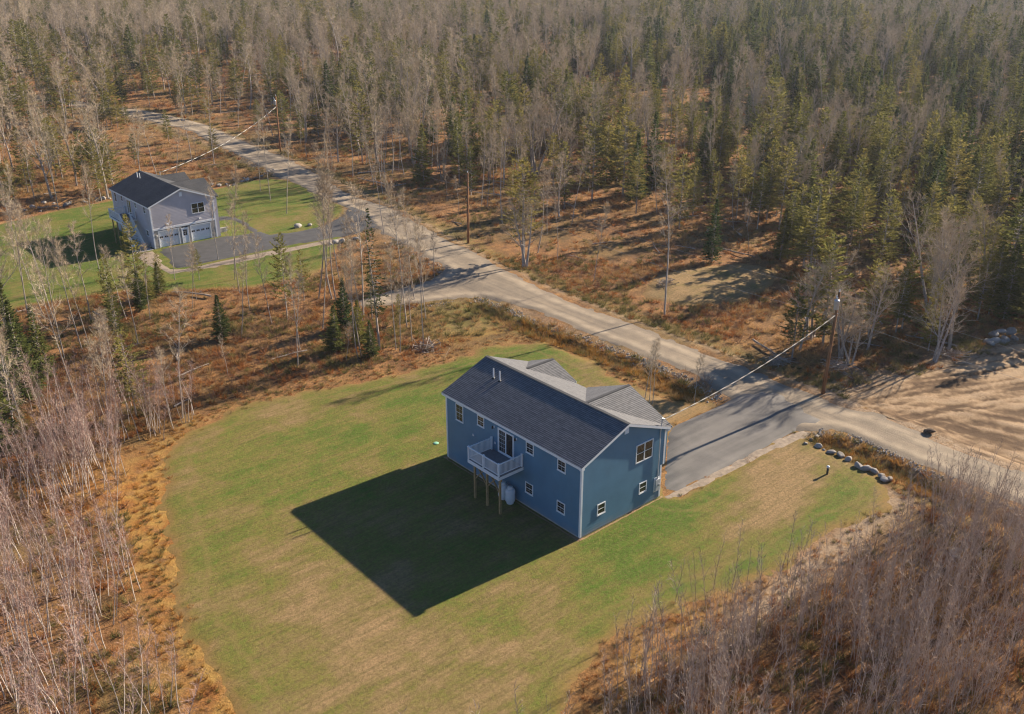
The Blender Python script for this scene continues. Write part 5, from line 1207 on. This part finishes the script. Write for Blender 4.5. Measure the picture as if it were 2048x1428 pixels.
# broken stone along the road banks
RB = [rock_mesh('rubble', 70+i, M['rubble'], 1) for i in range(5)]
px_, py_, ps_ = [], [], []
for ln, wd_, den in (('riprap1', .55, 40), ('riprap2', .45, 38), ('riprap3', .7, 20), ('riprap4', .5, 20), ('riprap5', .9, 14)):
    q = catmull(P[ln], .25, False); L_ = np.linalg.norm(np.diff(q, axis=0), axis=1).sum(); nn = int(L_*den); i_ = r.integers(0, len(q), nn)
    px_.append(q[i_,0]+r.normal(size=nn)*wd_*.8-.15); py_.append(q[i_,1]+r.normal(size=nn)*wd_*.5); ps_.append(.045+.10*r.random(nn)**3)
px_, py_, ps_ = map(np.concatenate, (px_, py_, ps_)); n = len(px_)
gn_stuff('rubble_bank', RB, np.column_stack([px_, py_, height(px_, py_)+.03]), r.random((n,3))*6.28, np.column_stack([ps_, ps_, ps_]), r.integers(0, 5, n), 'grey broken stone lining the banks of the gravel road', 'rubble')

# fallen logs and brush heaps
lg = []
for s_ in range(5):
    t_ = TB(400+s_); p_ = curve(np.array((-2.2,0,.10)), np.array((1.,0,.02)), 4.4, 6, t_.r, 0, .05); t_.tube(p_, np.linspace(.10,.045,7), 6)
    for i in range(5): j = t_.r.integers(1, 6); t_.tube(curve(p_[j], unit(t_.r.random()*6.28, .5), .5+.7*t_.r.random(), 2, t_.r, .1, .1), (.03,.02,.008), 4)
    lg.append(t_.mesh('log', M['dead']))
lx, ly = jitter(-45, 120, 34, 190, 7.5, r); lx2, ly2 = jitter(36, 110, -2, 36, 6.0, r); lx, ly = np.concatenate([lx, lx2]), np.concatenate([ly, ly2])
u_, v_, dz_ = view(lx, ly, 0); k = (np.abs(u_) < 1) & (np.abs(v_) < 1) & ~blocked(lx, ly) & (dline(P['road_center'], lx, ly) > 6) & (r.random(len(lx)) < .42) & (dline(POLY['lawn'][::2], lx, ly, True) > 4) & ~inpoly(POLY['clearing'], lx, ly)
for i, (x, y) in enumerate(zip(lx[k], ly[k])):
    s_ = .6+.7*float(r.random()); g_ = region(x, y)
    o = inst('fallen_log', lg[i % 5], (x, y, hz(x, y)+.12), None, (0, .05*math.sin(i), float(r.random())*6.28), (s_, s_, s_)); tag(o, f'weathered pale fallen log lying in the {g_}', 'log', f'fallen logs in the {g_}')
def heap(seed, n, L1, w_, hgt):
    t_ = TB(seed); r2 = t_.r
    for i in range(n):
        p_ = np.array((r2.normal()*w_, r2.normal()*w_*.6, hgt*r2.random()**1.5)); d = unit(r2.random()*6.28, r2.normal()*.25); l_ = L1*(.4+.8*r2.random()); t_.tube([p_-d*l_*.5, p_+d*l_*.5], (.035*r2.random()+.012, .008), 4)
    return t_.mesh('brush_heap', M['dead'])
HP = [(35.9,8.6,'heap of dead grey branches beside the road edge in bracken'), (39.4,4.0,'heap of dead branches at the foot of the trees by the soil lot'), (12.0,34.6,'tangle of grey sticks at the lawn edge under bare trunks'), (45.5,31.2,'dark heap of sticks behind the straw mound'), (71,52,'grey heap of branches among trunks across the road'), (50.5,-1.9,'pile of pale broken limbs along the edge of the soil lot')]
for i, (x, y, lb) in enumerate(HP):
    o = inst('brush_heap', heap(420+i, 90, 1.7, .8, .75), (x, y, hz(x, y)), None, (0,0,i)); tag(o, lb, 'brush heap')

# ------------------------------------------------------------------ autumn haze in the valley air
t = NT('haze'); t.t.links.new(t.n('ShaderNodeVolumePrincipled', {'Color': (.86,.90,1.0), 'Density': .00011, 'Anisotropy': .3}).outputs[0], t.out.inputs['Volume'])
m = MB(); m.box(-5200, 5200, -5200, 5200, -14, 56); o = m.build('haze', t.m); tag(o, 'thin pale haze filling the air over the woods', 'haze', kind='stuff')
